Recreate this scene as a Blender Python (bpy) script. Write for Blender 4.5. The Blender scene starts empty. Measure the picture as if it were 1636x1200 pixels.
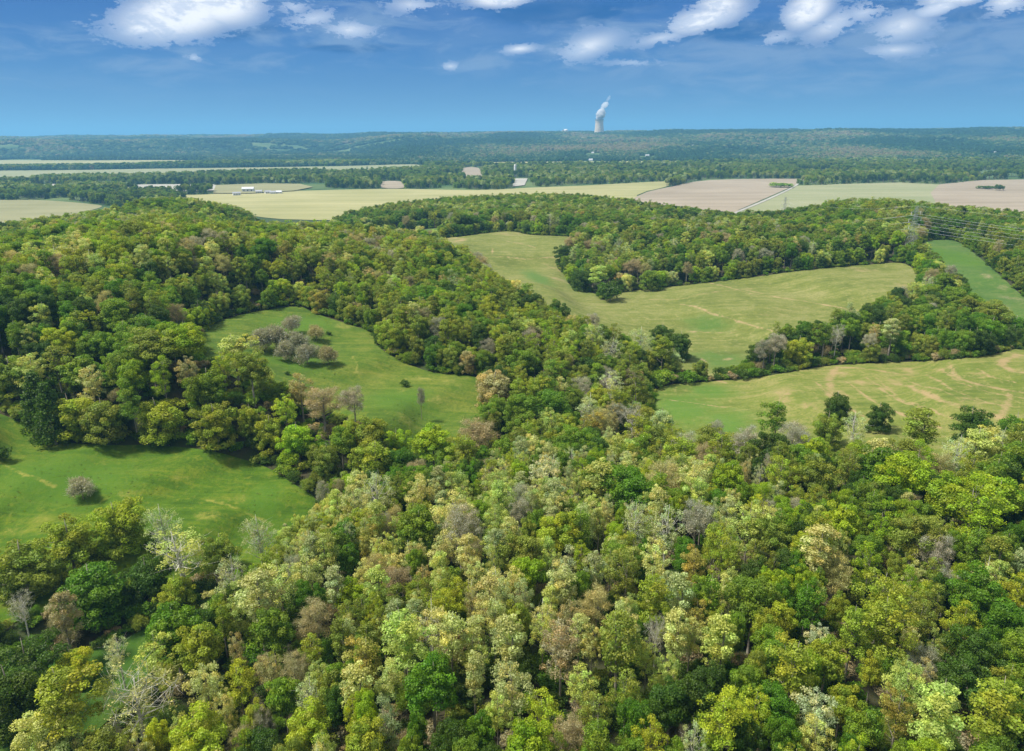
import bpy, math, random
import numpy as np
from mathutils import Vector
from mathutils.geometry import delaunay_2d_cdt
from math import radians as rad, sin, cos, pi

SC = bpy.context.scene
COL = SC.collection
rng = np.random.default_rng(7)
random.seed(7)

# ------------------------------------------------------------------ camera
F0, PITCH, ROLL, ZC = 1168.0, rad(18.33), rad(0.5), 130.0
fwd = np.array([0, cos(PITCH), -sin(PITCH)]); up0 = np.array([0, sin(PITCH), cos(PITCH)]); rt0 = np.array([1., 0, 0])
rt = rt0*cos(ROLL) - up0*sin(ROLL); upv = up0*cos(ROLL) + rt0*sin(ROLL)
cam_d = bpy.data.cameras.new('camera'); cam = bpy.data.objects.new('camera', cam_d); COL.objects.link(cam)
cam_d.sensor_width = 36; cam_d.lens = F0/1636*36; cam_d.clip_start = 1; cam_d.clip_end = 200000
from mathutils import Matrix
M_ = Matrix(((rt[0], upv[0], -fwd[0], 0), (rt[1], upv[1], -fwd[1], 0), (rt[2], upv[2], -fwd[2], ZC), (0, 0, 0, 1)))
cam.matrix_world = M_
SC.camera = cam

# ------------------------------------------------------------------ light
SUN_AZ, SUN_EL = rad(-98), rad(60)          # azimuth from +y towards +x
sun_d = bpy.data.lights.new('sun', 'SUN'); sun = bpy.data.objects.new('sun', sun_d); COL.objects.link(sun)
sun_d.energy = 4.3; sun_d.angle = rad(9.0); sun_d.color = (1, .955, .87)
sdir = Vector((sin(SUN_AZ)*cos(SUN_EL), cos(SUN_AZ)*cos(SUN_EL), sin(SUN_EL)))
sun.rotation_euler = (-sdir).to_track_quat('-Z', 'Y').to_euler()
sun.location = (0, 0, 600)
SC.view_settings.view_transform = 'Standard'; SC.view_settings.look = 'None'
SC.view_settings.exposure = 0.84; SC.view_settings.gamma = 1
SC.cycles.max_bounces = 6; SC.cycles.diffuse_bounces = 3; SC.cycles.transmission_bounces = 3
SC.cycles.volume_bounces = 3; SC.cycles.transparent_max_bounces = 8
SC.cycles.use_denoising = True

# ------------------------------------------------------------------ node helper
class NT:
    def __init__(s, tree): s.t = tree; s.x = 0
    def n(s, typ, ins=None, **kw):
        nd = s.t.nodes.new(typ); nd.location = (s.x, 0); s.x += 40
        for k, v in kw.items(): setattr(nd, k, v)
        for k, v in (ins or {}).items():
            if isinstance(v, bpy.types.NodeSocket): s.t.links.new(v, nd.inputs[k])
            else: nd.inputs[k].default_value = v
        return nd
    def m(s, op, a, b=None, c=None):
        d = {0: a}
        if b is not None: d[1] = b
        if c is not None: d[2] = c
        return s.n('ShaderNodeMath', d, operation=op).outputs[0]
    def mix(s, f, a, b, blend='MIX'):
        nd = s.n('ShaderNodeMix', data_type='RGBA', blend_type=blend)
        for i, v in ((0, f), (6, a), (7, b)):
            if isinstance(v, bpy.types.NodeSocket): s.t.links.new(v, nd.inputs[i])
            else: nd.inputs[i].default_value = v if i == 0 else (tuple(v)+(1,))[:4]
        return nd.outputs[2]
    def ramp(s, f, stops, interp='LINEAR'):
        nd = s.n('ShaderNodeValToRGB'); s.t.links.new(f, nd.inputs[0]); r = nd.color_ramp; r.interpolation = interp
        while len(r.elements) < len(stops): r.elements.new(.5)
        for e, (p, c) in zip(r.elements, stops):
            e.position = p; e.color = (c, c, c, 1) if not hasattr(c, '__len__') else (tuple(c)+(1,))[:4]
        return nd.outputs[0]
    def noise(s, vec, scale, detail=4, rough=.55, dist=0):
        return s.n('ShaderNodeTexNoise', {'Vector': vec, 'Scale': scale, 'Detail': detail, 'Roughness': rough, 'Distortion': dist}).outputs[0]
    def mapr(s, v, a, b, c=0, d=1, smooth=False):
        nd = s.n('ShaderNodeMapRange', {0: v, 1: a, 2: b, 3: c, 4: d}, interpolation_type='SMOOTHSTEP' if smooth else 'LINEAR')
        return nd.outputs[0]

def azel(u, v):
    d = fwd + rt*(u-818)/F0 + upv*(600-v)/F0
    d = d/np.linalg.norm(d)
    return math.atan2(d[0], d[1]), math.asin(d[2])

# ------------------------------------------------------------------ world: sky and clouds
W = bpy.data.worlds.new('World'); SC.world = W; W.use_nodes = True
W.node_tree.nodes.clear(); N = NT(W.node_tree)
sky = N.n('ShaderNodeTexSky', sky_type='NISHITA', sun_disc=False, sun_elevation=SUN_EL, sun_rotation=SUN_AZ,
          altitude=200, air_density=1.0, dust_density=.3, ozone_density=2.5)
gen = N.n('ShaderNodeTexCoord').outputs['Generated']
sx = N.n('ShaderNodeSeparateXYZ', {0: gen}); X, Y, Z = sx.outputs
AZ = N.m('ARCTAN2', X, Y); EL = N.m('ARCSINE', Z)
# deep clear-air gradient near the horizon; unseen upper sky brightened for added fill light
grad = N.ramp(N.mapr(EL, 0, .6), [(0, (.105, .285, .565)), (.06, (.065, .23, .56)), (.14, (.02, .165, .53)), (.26, (.004, .11, .47)), (.42, (.46, .54, .66)), (1, (1.0, 1.0, 1.0))])
skyc = N.mix(.88, N.n('ShaderNodeVectorMath', {0: sky.outputs[0], 'Scale': .1}, operation='SCALE').outputs[0], grad)
vec = N.n('ShaderNodeCombineXYZ', {0: N.m('MULTIPLY', AZ, 1.0), 1: N.m('MULTIPLY', EL, 2.1), 2: 0}).outputs[0]
vecw = N.n('ShaderNodeCombineXYZ', {0: N.m('MULTIPLY', AZ, 1.0), 1: N.m('MULTIPLY', EL, 3.6), 2: .3}).outputs[0]
nA = N.noise(vec, 13, 9, .66, .7); nB = N.noise(vec, 55, 8, .65, .5); nE = N.noise(vec, 160, 6, .7); nC = N.noise(vecw, 5, 5, .55, .3)
nD = N.noise(vecw, 14, 7, .6, .6)
pert = N.m('ADD', N.m('MULTIPLY', N.m('SUBTRACT', nA, .5), 3.6), N.m('ADD', N.m('MULTIPLY', N.m('SUBTRACT', nB, .5), 2.6), N.m('MULTIPLY', N.m('SUBTRACT', nE, .5), 1.6)))
def blob(u, v, w, h, tilt=0):
    a, e = azel(u, v); k = 1/1230.
    da = N.m('SUBTRACT', AZ, a); de = N.m('SUBTRACT', EL, e); t = rad(tilt)
    x = N.m('ADD', N.m('MULTIPLY', da, cos(t)/(w*k)), N.m('MULTIPLY', de, sin(t)/(w*k)))
    y = N.m('ADD', N.m('MULTIPLY', da, -sin(t)/(h*k)), N.m('MULTIPLY', de, cos(t)/(h*k)))
    return N.m('SUBTRACT', 1, N.m('SQRT', N.m('ADD', N.m('MULTIPLY', x, x), N.m('MULTIPLY', y, y))))
def field(blobs):
    acc = None
    for (u, v, w, h, tilt, k) in blobs:
        b = N.m('MULTIPLY', blob(u, v, w, h, tilt), k)
        acc = b if acc is None else N.m('MAXIMUM', acc, b)
    return acc
# dark-blue cloud bases, below each white top
dark = field([(372, 46, 95, 20, 0, 1.2), (560, 76, 95, 11, 0, 1), (1180, 50, 150, 20, 0, 1.3), (880, 20, 130, 26, 0, 1.2), (1430, 60, 120, 16, 0, .9), (1290, 66, 75, 17, 8, .9), (1560, 22, 75, 14, 0, .9),
              (950, 22, 150, 26, 5, .8), (805, 14, 75, 9, 0, 1), (1420, 8, 80, 14, 0, .7)])
da_ = N.mapr(N.m('ADD', dark, N.m('MULTIPLY', pert, .25)), .0, .8, 0, .85, True)
c1 = N.mix(da_, skyc, (.002, .10, .38))
# thin veils
veil = field([(560, 40, 150, 42, 5, .8), (940, 70, 160, 36, 5, .9), (1270, 90, 420, 60, 0, .75), (1400, 60, 130, 50, 10, 1), (1560, 70, 160, 60, 0, .7),
              (400, 20, 120, 50, 0, .7), (250, 108, 260, 20, 4, .6), (760, 105, 90, 18, 3, .75), (1430, 95, 170, 22, 3, .8), (300, 92, 40, 18, 20, .6), (640, 60, 120, 40, 0, .5),
              (1510, 132, 80, 12, 4, .75), (1210, 122, 50, 14, 8, .7), (60, 78, 90, 30, 0, .35), (1100, 100, 300, 26, 0, .5)])
va = N.mapr(N.m('ADD', veil, N.m('MULTIPLY', N.m('SUBTRACT', nD, .5), 2.6)), -.1, .9, 0, .9, True)
va = N.m('MAXIMUM', va, N.mapr(nC, .46, .75, 0, .4, True))
c2 = N.mix(va, c1, (.23, .36, .62))
# lit cauliflower tops
white = field([(290, 22, 130, 46, 14, 1.2), (345, 2, 90, 44, 0, 1.3), (235, 44, 60, 17, 12, 1.0), (1125, 30, 90, 26, 12, 1.0), (1150, 8, 60, 24, 0, .9), (1290, 16, 50, 34, 20, 1.1),
               (1500, 12, 46, 14, 14, 1.0), (1520, 0, 60, 14, 0, .9), (795, 0, 70, 16, 0, 1), (830, 78, 40, 10, 4, .75), (940, 74, 74, 26, 15, .74), (1060, 60, 70, 14, 10, .6), (1330, 40, 60, 26, 20, .7), (1240, 60, 50, 16, 10, .5), (500, 30, 60, 18, 10, .6), (1380, 20, 50, 20, 10, .6), (1010, 100, 60, 8, 0, .45),
               (560, 48, 56, 18, 0, .7), (1440, 42, 60, 30, 10, .7), (1430, 80, 60, 14, 0, .62), (720, 106, 26, 9, 0, .6), (1608, 4, 40, 22, 0, .8), (660, 8, 60, 18, 0, .6), (310, 92, 16, 9, 0, .5), (470, 10, 36, 20, 0, .5)])
wf = N.m('ADD', white, N.m('MULTIPLY', pert, .42))
wa = N.mapr(wf, .12, .26, 0, 1, True)
bright = N.mapr(white, .1, .9, 0, 1, True)
wcol = N.mix(bright, (.30, .42, .70), (1.15, 1.16, 1.20))
wcol = N.mix(N.mapr(N.m('ADD', nA, N.m('MULTIPLY', N.m('SUBTRACT', nB, .5), .8)), .38, .58, .6, 0, True), wcol, (.55, .66, .90))
c3 = N.mix(N.m('MULTIPLY', wa, N.mapr(bright, 0, 1, .65, 1)), c2, wcol)
# below the horizon: plain ground bounce
c4 = N.mix(N.mapr(EL, -.05, -.01), (.10, .13, .08), c3)
bgn = N.n('ShaderNodeBackground', {0: c4, 1: .52})
outw = N.n('ShaderNodeOutputWorld'); W.node_tree.links.new(bgn.outputs[0], outw.inputs[0])

# ------------------------------------------------------------------ projection and terrain
def pix_dir(u, v):
    u = np.atleast_1d(np.asarray(u, float)); v = np.atleast_1d(np.asarray(v, float))
    d = fwd[None] + rt[None]*((u-818)/F0)[:, None] + upv[None]*((600-v)/F0)[:, None]
    return d/np.linalg.norm(d, axis=1)[:, None]
def on_plane(u, v, z):
    d = pix_dir(u, v); t = (z-ZC)/d[:, 2]
    return d[:, :2]*t[:, None]
def to_pix(p):
    q = p - np.array([0, 0, ZC]); a = q@fwd
    return 818 + F0*(q@rt)/a, 600 - F0*(q@upv)/a, a

CTRL = [  # u, v, z of ground seen (or nearly) at that pixel
 (818,1200,25),(300,1200,14),(1400,1200,22),(1636,1200,20),(818,1050,25),(500,1050,19),(1200,1050,25),(1550,1050,21),(818,900,24),(600,950,20),(1200,900,24),(1600,900,23),
 (900,810,20),(1300,820,22),(1600,800,22),(700,850,16),(1300,760,18),(1600,740,20),
 (0,1150,6),(150,1070,6),(300,970,8),(430,880,11),(600,800,12),(700,760,12),(850,740,9),(1000,740,7),(1050,680,8),
 (1100,650,11),(1350,630,18),(1600,640,24),(1300,590,16),(1600,575,27),(1250,700,13),(1500,720,18),
 (1150,605,11),(1400,585,18),(1550,540,19),
 (50,720,24),(250,740,22),(420,760,17),(100,850,18),(300,810,17),(0,900,15),(-100,800,20),(50,960,12),
 (100,660,30),(100,600,40),(100,520,52),(300,600,42),(400,640,34),(500,700,22),
 (450,530,36),(550,560,32),(650,620,26),(720,680,20),(370,520,40),(600,650,28),
 (700,520,32),(900,560,20),(1050,600,12),(800,460,31),(650,440,40),
 (800,395,31),(730,385,34),(850,440,23),(900,380,33),(940,450,18),
 (1000,480,18),(1200,480,23),(1400,440,31),(1150,560,12),(1300,520,19),
 (1500,395,38),(1600,480,29),(1600,430,36)]
CTRL_R = [ # u, ground range, z
 (818,30,24),(150,430,62),(250,480,64),(0,430,60),(-200,450,55),(400,500,55),(500,520,48),(-200,300,35),(-200,150,18),(1850,150,20),(1850,300,27),(1850,500,32),(1850,700,34),
 (60,680,42),(150,725,46),(-200,680,42),(220,800,44),(290,880,48),(430,800,20),(500,800,20),(430,720,32),(520,720,30),(430,900,10),(500,900,11),(350,900,34),(560,880,18),(600,940,22),(700,950,26),(850,920,30),(1000,860,28),(1050,850,27),(1150,790,19),(1260,790,21),
 (1330,780,38),(1400,800,44),(1480,780,42),(1560,790,34),(1640,790,33),(1200,700,36),(1000,780,33),(850,800,31),(1500,700,40)]
def az_of(u): return azel(u, 216)[0]
_cp = []
for u, v, z in CTRL:
    p = on_plane(u, v, z)[0]; _cp.append((math.atan2(p[0], p[1]), math.log(math.hypot(*p)), z))
for u, r, z in CTRL_R: _cp.append((az_of(u), math.log(r), z))
_cp = np.array(_cp)
def _hash(ix, iy, s=0):
    h = (ix.astype(np.int64)*374761393 + iy.astype(np.int64)*668265263 + s*974711) & 0x7fffffff
    h = ((h ^ (h >> 13))*1274126177) & 0x7fffffff
    return ((h ^ (h >> 16)) & 0xffff)/65535.
def vnoise(x, y, s=0):
    ix = np.floor(x); iy = np.floor(y); fx = x-ix; fy = y-iy
    fx = fx*fx*(3-2*fx); fy = fy*fy*(3-2*fy)
    a = _hash(ix, iy, s); b = _hash(ix+1, iy, s); c = _hash(ix, iy+1, s); d = _hash(ix+1, iy+1, s)
    return a + (b-a)*fx + (c-a)*fy + (a-b-c+d)*fx*fy
def fbm(x, y, s=0, o=4):
    r = 0; a = .5
    for i in range(o): r = r + a*vnoise(x*2**i, y*2**i, s+i); a *= .5
    return r/(1-.5**o)
def sst(a, b, x):
    t = np.clip((x-a)/(b-a), 0, 1); return t*t*(3-2*t)
_EU = [(-300,760),(60,760),(150,830),(230,930),(300,985),(350,960),(400,880),(500,880),(600,1000),(700,1060),(850,1080),(950,1040),(1050,930),(1150,870),(1260,870),(1400,900),(1636,880),(1900,880)]
_EA = [az_of(u) for u, _ in _EU]; _ER = [r for _, r in _EU]
def edge_r(az): return np.interp(az, _EA, _ER)
def terrain(x, y):
    x = np.asarray(x, float); y = np.asarray(y, float); sh = x.shape; x = x.ravel(); y = y.ravel()
    r = np.hypot(x, y)+1e-3; az = np.arctan2(x, y); lr = np.log(r)
    zn = np.empty_like(r)
    for i in range(0, len(r), 20000):
        sl = slice(i, i+20000)
        da = (az[sl, None]-_cp[None, :, 0])/.9; dl = (lr[sl, None]-_cp[None, :, 1])
        w = 1/(da*da+dl*dl+.0025)**3.0
        zn[sl] = (w*_cp[None, :, 2]).sum(1)/w.sum(1)
    zn = zn + 1.2*(fbm(x/60, y/60, 5, 2)-.5)
    left = sst(-.05, -.5, az)
    E = edge_r(az); b = sst(E-10, E+190, r)
    zf = 5 + 0*r
    start = 3700 + 1900*sst(-.12, -.24, az) + 300*(fbm(x/1500, y/1500, 11, 2)-.5)
    rise = sst(0, 1, (r-start)/3300)
    nz = fbm(x/800, y/650, 21, 4)
    zf = zf + 108*rise + rise*32*(nz-.5)*2*np.exp(-(np.maximum(r-5500, 0)/6500)**2) + 26*sst(0, 400, r-start)*(1-.6*rise)*np.clip(nz*1.6-.4, 0, 1)
    zf = zf + 56*sst(-.10, -.28, az)*np.exp(-((r-6350)/450)**2)*(.75+.5*fbm(x/500, y/500, 31, 2))
    zf = zf + 9*np.exp(-((az-az_of(1010))/.03)**2)*np.exp(-((r-7600)/500)**2)
    zf = np.where(r > 9000, np.minimum(zf, 134), zf)
    z = zn*(1-b) + zf*b
    return z.reshape(sh)
def march(u, v, h=0.0):
    d = pix_dir(u, v); n = len(d); ts = np.exp(np.linspace(math.log(40), math.log(30000), 420))
    P = d[:, None, :]*ts[None, :, None]
    H = (P[..., 2]+ZC) - (terrain(P[..., 0], P[..., 1]) + np.reshape(h, (-1, 1)))
    k = np.argmax(H < 0, axis=1); k = np.where(H.min(1) < 0, np.maximum(k, 1), len(ts)-1)
    i = np.arange(n); a = H[i, k-1]; b = H[i, k]; f = np.clip(a/(a-b+1e-9), 0, 1)
    t = ts[k-1]+(ts[k]-ts[k-1])*f
    p = d*t[:, None]; p[:, 2] += ZC
    return p, t

def catmull(pts, k=6):
    pts = np.array(pts, float); out = []; n = len(pts)
    for i in range(n):
        p0, p1, p2, p3 = pts[i-1], pts[i], pts[(i+1) % n], pts[(i+2) % n]
        for j in range(k):
            t = j/k
            out.append(.5*((2*p1)+(-p0+p2)*t+(2*p0-5*p1+4*p2-p3)*t*t+(-p0+3*p1-3*p2+p3)*t**3))
    return np.array(out)
def inside(px, py, poly):
    r = np.zeros(px.shape, bool); n = len(poly); j = n-1
    for i in range(n):
        xi, yi = poly[i]; xj, yj = poly[j]
        if yi != yj:
            c = ((yi > py) != (yj > py)) & (px < (xj-xi)*(py-yi)/(yj-yi)+xi)
            r ^= c
        j = i
    return r
def to_world(px, plane=None):
    px = np.array(px, float)
    if plane is not None: return on_plane(px[:, 0], px[:, 1], plane)
    return march(px[:, 0], px[:, 1])[0][:, :2]

# ------------------------------------------------------------------ tagging, meshes
def tag(o, label=None, cat=None, group=None, kind=None):
    if label: o['label'] = label
    if cat: o['category'] = cat
    if group: o['group'] = group
    if kind: o['kind'] = kind
    return o
def mk(name, verts, faces, mat=None, parent=None, smooth=False, attrs=None):
    me = bpy.data.meshes.new(name)
    verts = np.asarray(verts, np.float32); 
    if isinstance(faces, np.ndarray):
        k = faces.shape[1]
        me.vertices.add(len(verts)); me.vertices.foreach_set('co', verts.ravel())
        me.loops.add(faces.size); me.loops.foreach_set('vertex_index', faces.ravel().astype(np.int32))
        me.polygons.add(len(faces)); me.polygons.foreach_set('loop_start', np.arange(0, faces.size, k, dtype=np.int32))
        me.update(calc_edges=True)
    else:
        me.from_pydata(verts.tolist(), [], faces)
    if smooth: me.polygons.foreach_set('use_smooth', np.ones(len(me.polygons), bool))
    for an, (t, arr) in (attrs or {}).items():
        a = me.attributes.new(an, t, 'POINT')
        if t == 'FLOAT': a.data.foreach_set('value', np.asarray(arr, np.float32))
        elif t == 'INT': a.data.foreach_set('value', np.asarray(arr, np.int32))
        elif t == 'FLOAT_COLOR': a.data.foreach_set('color', np.asarray(arr, np.float32).ravel())
        elif t == 'FLOAT_VECTOR': a.data.foreach_set('vector', np.asarray(arr, np.float32).ravel())
    me.validate()
    if mat: me.materials.append(mat)
    o = bpy.data.objects.new(name, me); COL.objects.link(o)
    if parent: o.parent = parent
    return o
def empty(name, loc=(0, 0, 0), rz=0):
    o = bpy.data.objects.new(name, None); COL.objects.link(o); o.location = loc; o.rotation_euler = (0, 0, rz); o.empty_display_size = 1
    return o
class MB:
    def __init__(s): s.v = []; s.f = []
    def add(s, v, f):
        b = len(s.v); s.v += [tuple(p) for p in v]; s.f += [tuple(i+b for i in q) for q in f]
    def box(s, x0, x1, y0, y1, z0, z1):
        s.add([(x, y, z) for x in (x0, x1) for y in (y0, y1) for z in (z0, z1)],
              [(0, 1, 3, 2), (4, 6, 7, 5), (0, 4, 5, 1), (2, 3, 7, 6), (0, 2, 6, 4), (1, 5, 7, 3)])
    def lathe(s, prof, n=32, c=(0, 0)):
        v = [(c[0]+r*cos(2*pi*i/n), c[1]+r*sin(2*pi*i/n), z) for r, z in prof for i in range(n)]
        f = [(j*n+i, j*n+(i+1) % n, (j+1)*n+(i+1) % n, (j+1)*n+i) for j in range(len(prof)-1) for i in range(n)]
        s.add(v, f)
    def tube(s, pts, rads, n=6):
        pts = [np.array(p, float) for p in pts]; v = []
        for i, p in enumerate(pts):
            d = pts[min(i+1, len(pts)-1)]-pts[max(i-1, 0)]; d = d/(np.linalg.norm(d)+1e-9)
            a = np.cross(d, (1, 0, 0) if abs(d[0]) < .8 else (0, 1, 0)); a /= np.linalg.norm(a); b = np.cross(d, a)
            for k in range(n):
                v.append(p+(a*cos(2*pi*k/n)+b*sin(2*pi*k/n))*rads[i])
        f = [(j*n+i, j*n+(i+1) % n, (j+1)*n+(i+1) % n, (j+1)*n+i) for j in range(len(pts)-1) for i in range(n)]
        f.append(tuple(range(n-1, -1, -1))); f.append(tuple((len(pts)-1)*n+i for i in range(n)))
        s.add(v, f)
    def prism(s, tri, y0, y1):
        n = len(tri); s.add([(x, y, z) for y in (y0, y1) for x, z in tri],
            [tuple(range(n))[::-1], tuple(range(n, 2*n))]+[(i, (i+1) % n, n+(i+1) % n, n+i) for i in range(n)])
    def build(s, name, mat, parent=None, smooth=False): return mk(name, s.v, s.f, mat, parent, smooth)

# ------------------------------------------------------------------ materials
def newmat(name):
    m = bpy.data.materials.new(name); m.use_nodes = True; m.node_tree.nodes.clear(); return m, NT(m.node_tree)
def finish(n, col, rough=.9, bump=None, bstr=.3, spec=.2, dist=1.0):
    ins = {'Base Color': col, 'Roughness': rough, 'Specular IOR Level': spec}
    if bump is not None: ins['Normal'] = n.n('ShaderNodeBump', {'Height': bump, 'Strength': bstr, 'Distance': dist}).outputs[0]
    p = n.n('ShaderNodeBsdfPrincipled', ins)
    n.t.links.new(p.outputs[0], n.n('ShaderNodeOutputMaterial').inputs[0])
def simple(name, col, rough=.8, var=.15, scale=.5):
    m, n = newmat(name); g = n.n('ShaderNodeTexCoord').outputs['Object']
    nz = n.noise(g, scale, 5)
    c = n.mix(nz, tuple(x*(1-var*1.5) for x in col), tuple(min(1, x*(1+var)) for x in col))
    finish(n, c, rough, nz, .1); return m

def leaf_material():
    m, n = newmat('foliage')
    tint = n.n('ShaderNodeAttribute', attribute_type='INSTANCER', attribute_name='tint').outputs['Color']
    lv = n.n('ShaderNodeAttribute', attribute_type='GEOMETRY', attribute_name='lv').outputs['Color']
    c = n.mix(1, tint, lv, 'MULTIPLY')
    d = n.n('ShaderNodeBsdfDiffuse', {'Color': c})
    c2 = n.mix(1, c, (1.15, 1.25, .6), 'MULTIPLY')
    t = n.n('ShaderNodeBsdfTranslucent', {'Color': c2})
    g = n.n('ShaderNodeBsdfGlossy', {'Color': (.5, .5, .5, 1), 'Roughness': .55})
    mx = n.n('ShaderNodeMixShader', {0: .46, 1: d.outputs[0], 2: t.outputs[0]})
    mx2 = n.n('ShaderNodeMixShader', {0: .03, 1: mx.outputs[0], 2: g.outputs[0]})
    n.t.links.new(mx2.outputs[0], n.n('ShaderNodeOutputMaterial').inputs[0])
    return m
FOL = leaf_material()
def bark(name, a, b):
    m, n = newmat(name); g = n.n('ShaderNodeTexCoord').outputs['Object']
    mp = n.n('ShaderNodeMapping', {0: g, 3: (1, 1, .3)}).outputs[0]
    nz = n.noise(mp, 2.5, 6, .65); finish(n, n.mix(n.mapr(nz, .35, .65), a, b), .9, nz, .5, dist=.1); return m
BARK = bark('bark_brown', (.12, .10, .075), (.34, .31, .25))
BARKP = bark('bark_pale', (.30, .29, .24), (.62, .60, .52))

def ground_mat():
    m, n = newmat('forest_floor'); g = n.n('ShaderNodeNewGeometry').outputs['Position']
    a = n.noise(g, .05, 6, .6); b = n.noise(g, .6, 6, .65); c = n.noise(g, .004, 5)
    near = n.mix(n.mapr(a, .42, .6), (.038, .034, .016), (.028, .05, .01))
    near = n.mix(n.mapr(b, .4, .7, 0, .4), near, (.06, .05, .028))
    far = n.mix(n.mapr(c, .4, .6), (.03, .07, .02), (.09, .13, .04))
    L = n.n('ShaderNodeVectorMath', {0: g}, operation='LENGTH').outputs['Value']
    finish(n, n.mix(n.mapr(L, 900, 1500), near, far), .95, b, .4); return m
def meadow_mat(name, cols, bare=(.42, .31, .17), lush=(.055, .125, .009), streak=0, fine=.9):
    """cols: dark, mid, pale grass; bare and lush come from mesh attributes broken up by noise"""
    m, n = newmat(name); g = n.n('ShaderNodeNewGeometry').outputs['Position']
    big = n.noise(g, .022, 5, .6, .3); mid = n.noise(g, .11, 6, .65, .4); sm = n.noise(g, fine, 6, .8)
    mp = n.n('ShaderNodeMapping', {0: g, 2: (0, 0, rad(streak)), 3: (.018, .28, .1)}).outputs[0]
    st = n.noise(mp, 1.0, 6, .62, .5)
    t = n.m('ADD', n.m('MULTIPLY', big, .35), n.m('ADD', n.m('MULTIPLY', mid, .3), n.m('MULTIPLY', st, .35)))
    c = n.ramp(t, [(.40, cols[0]), (.5, cols[1]), (.60, cols[2])])
    c = n.mix(n.mapr(sm, .42, .62, 0, .65), c, cols[0]); 
    c = n.mix(n.mapr(n.noise(g, .30, 6, .75), .53, .66, 0, .7), c, cols[2])
    lu = n.n('ShaderNodeAttribute', attribute_name='lush').outputs['Fac']
    c = n.mix(n.mapr(n.m('ADD', n.m('MULTIPLY', lu, .8), n.m('MULTIPLY', n.m('SUBTRACT', n.m('ADD', mid, big), 1.0), 1.1)), .1, .9, 0, .75, True), c, lush)
    ba = n.n('ShaderNodeAttribute', attribute_name='bare').outputs['Fac']
    nb = n.m('ADD', n.m('MULTIPLY', n.m('SUBTRACT', mid, .5), 1.7), n.m('MULTIPLY', n.m('SUBTRACT', sm, .5), 1.6))
    bm = n.mapr(n.m('ADD', ba, nb), .35, .95, 0, .75, True)
    bm = n.m('MULTIPLY', bm, n.mapr(ba, .02, .2))
    c = n.mix(bm, c, bare)
    h = n.m('ADD', n.m('MULTIPLY', mid, 1.2), sm)
    finish(n, c, .95, h, .55, dist=.6); return m

# ------------------------------------------------------------------ ground sheet
azs = np.concatenate([np.arange(-180, -52, 6.), np.arange(-52, 52.01, .35), np.arange(58, 180, 6.)])
rs = np.concatenate([np.exp(np.linspace(math.log(12), math.log(1500), 430)), np.exp(np.linspace(math.log(1520), math.log(38000), 170))])
A, R_ = np.meshgrid(np.radians(azs), rs)
gx = R_*np.sin(A); gy = R_*np.cos(A); gz = terrain(gx, gy)
nr, na = A.shape
gv = np.stack([gx, gy, gz], -1).reshape(-1, 3)
ii, jj = np.meshgrid(np.arange(nr-1), np.arange(na), indexing='ij'); j2 = (jj+1) % na
gf = np.stack([ii*na+jj, ii*na+j2, (ii+1)*na+j2, (ii+1)*na+jj], -1).reshape(-1, 4)[:, ::-1]
gv = np.vstack([gv, [[0, 0, gz[0].mean()]]]); c0 = len(gv)-1
me_faces = gf
ground = mk('ground', gv, me_faces, ground_mat(), smooth=True); tag(ground, kind='structure', label='forest floor and valley ground under the woods')

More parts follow.
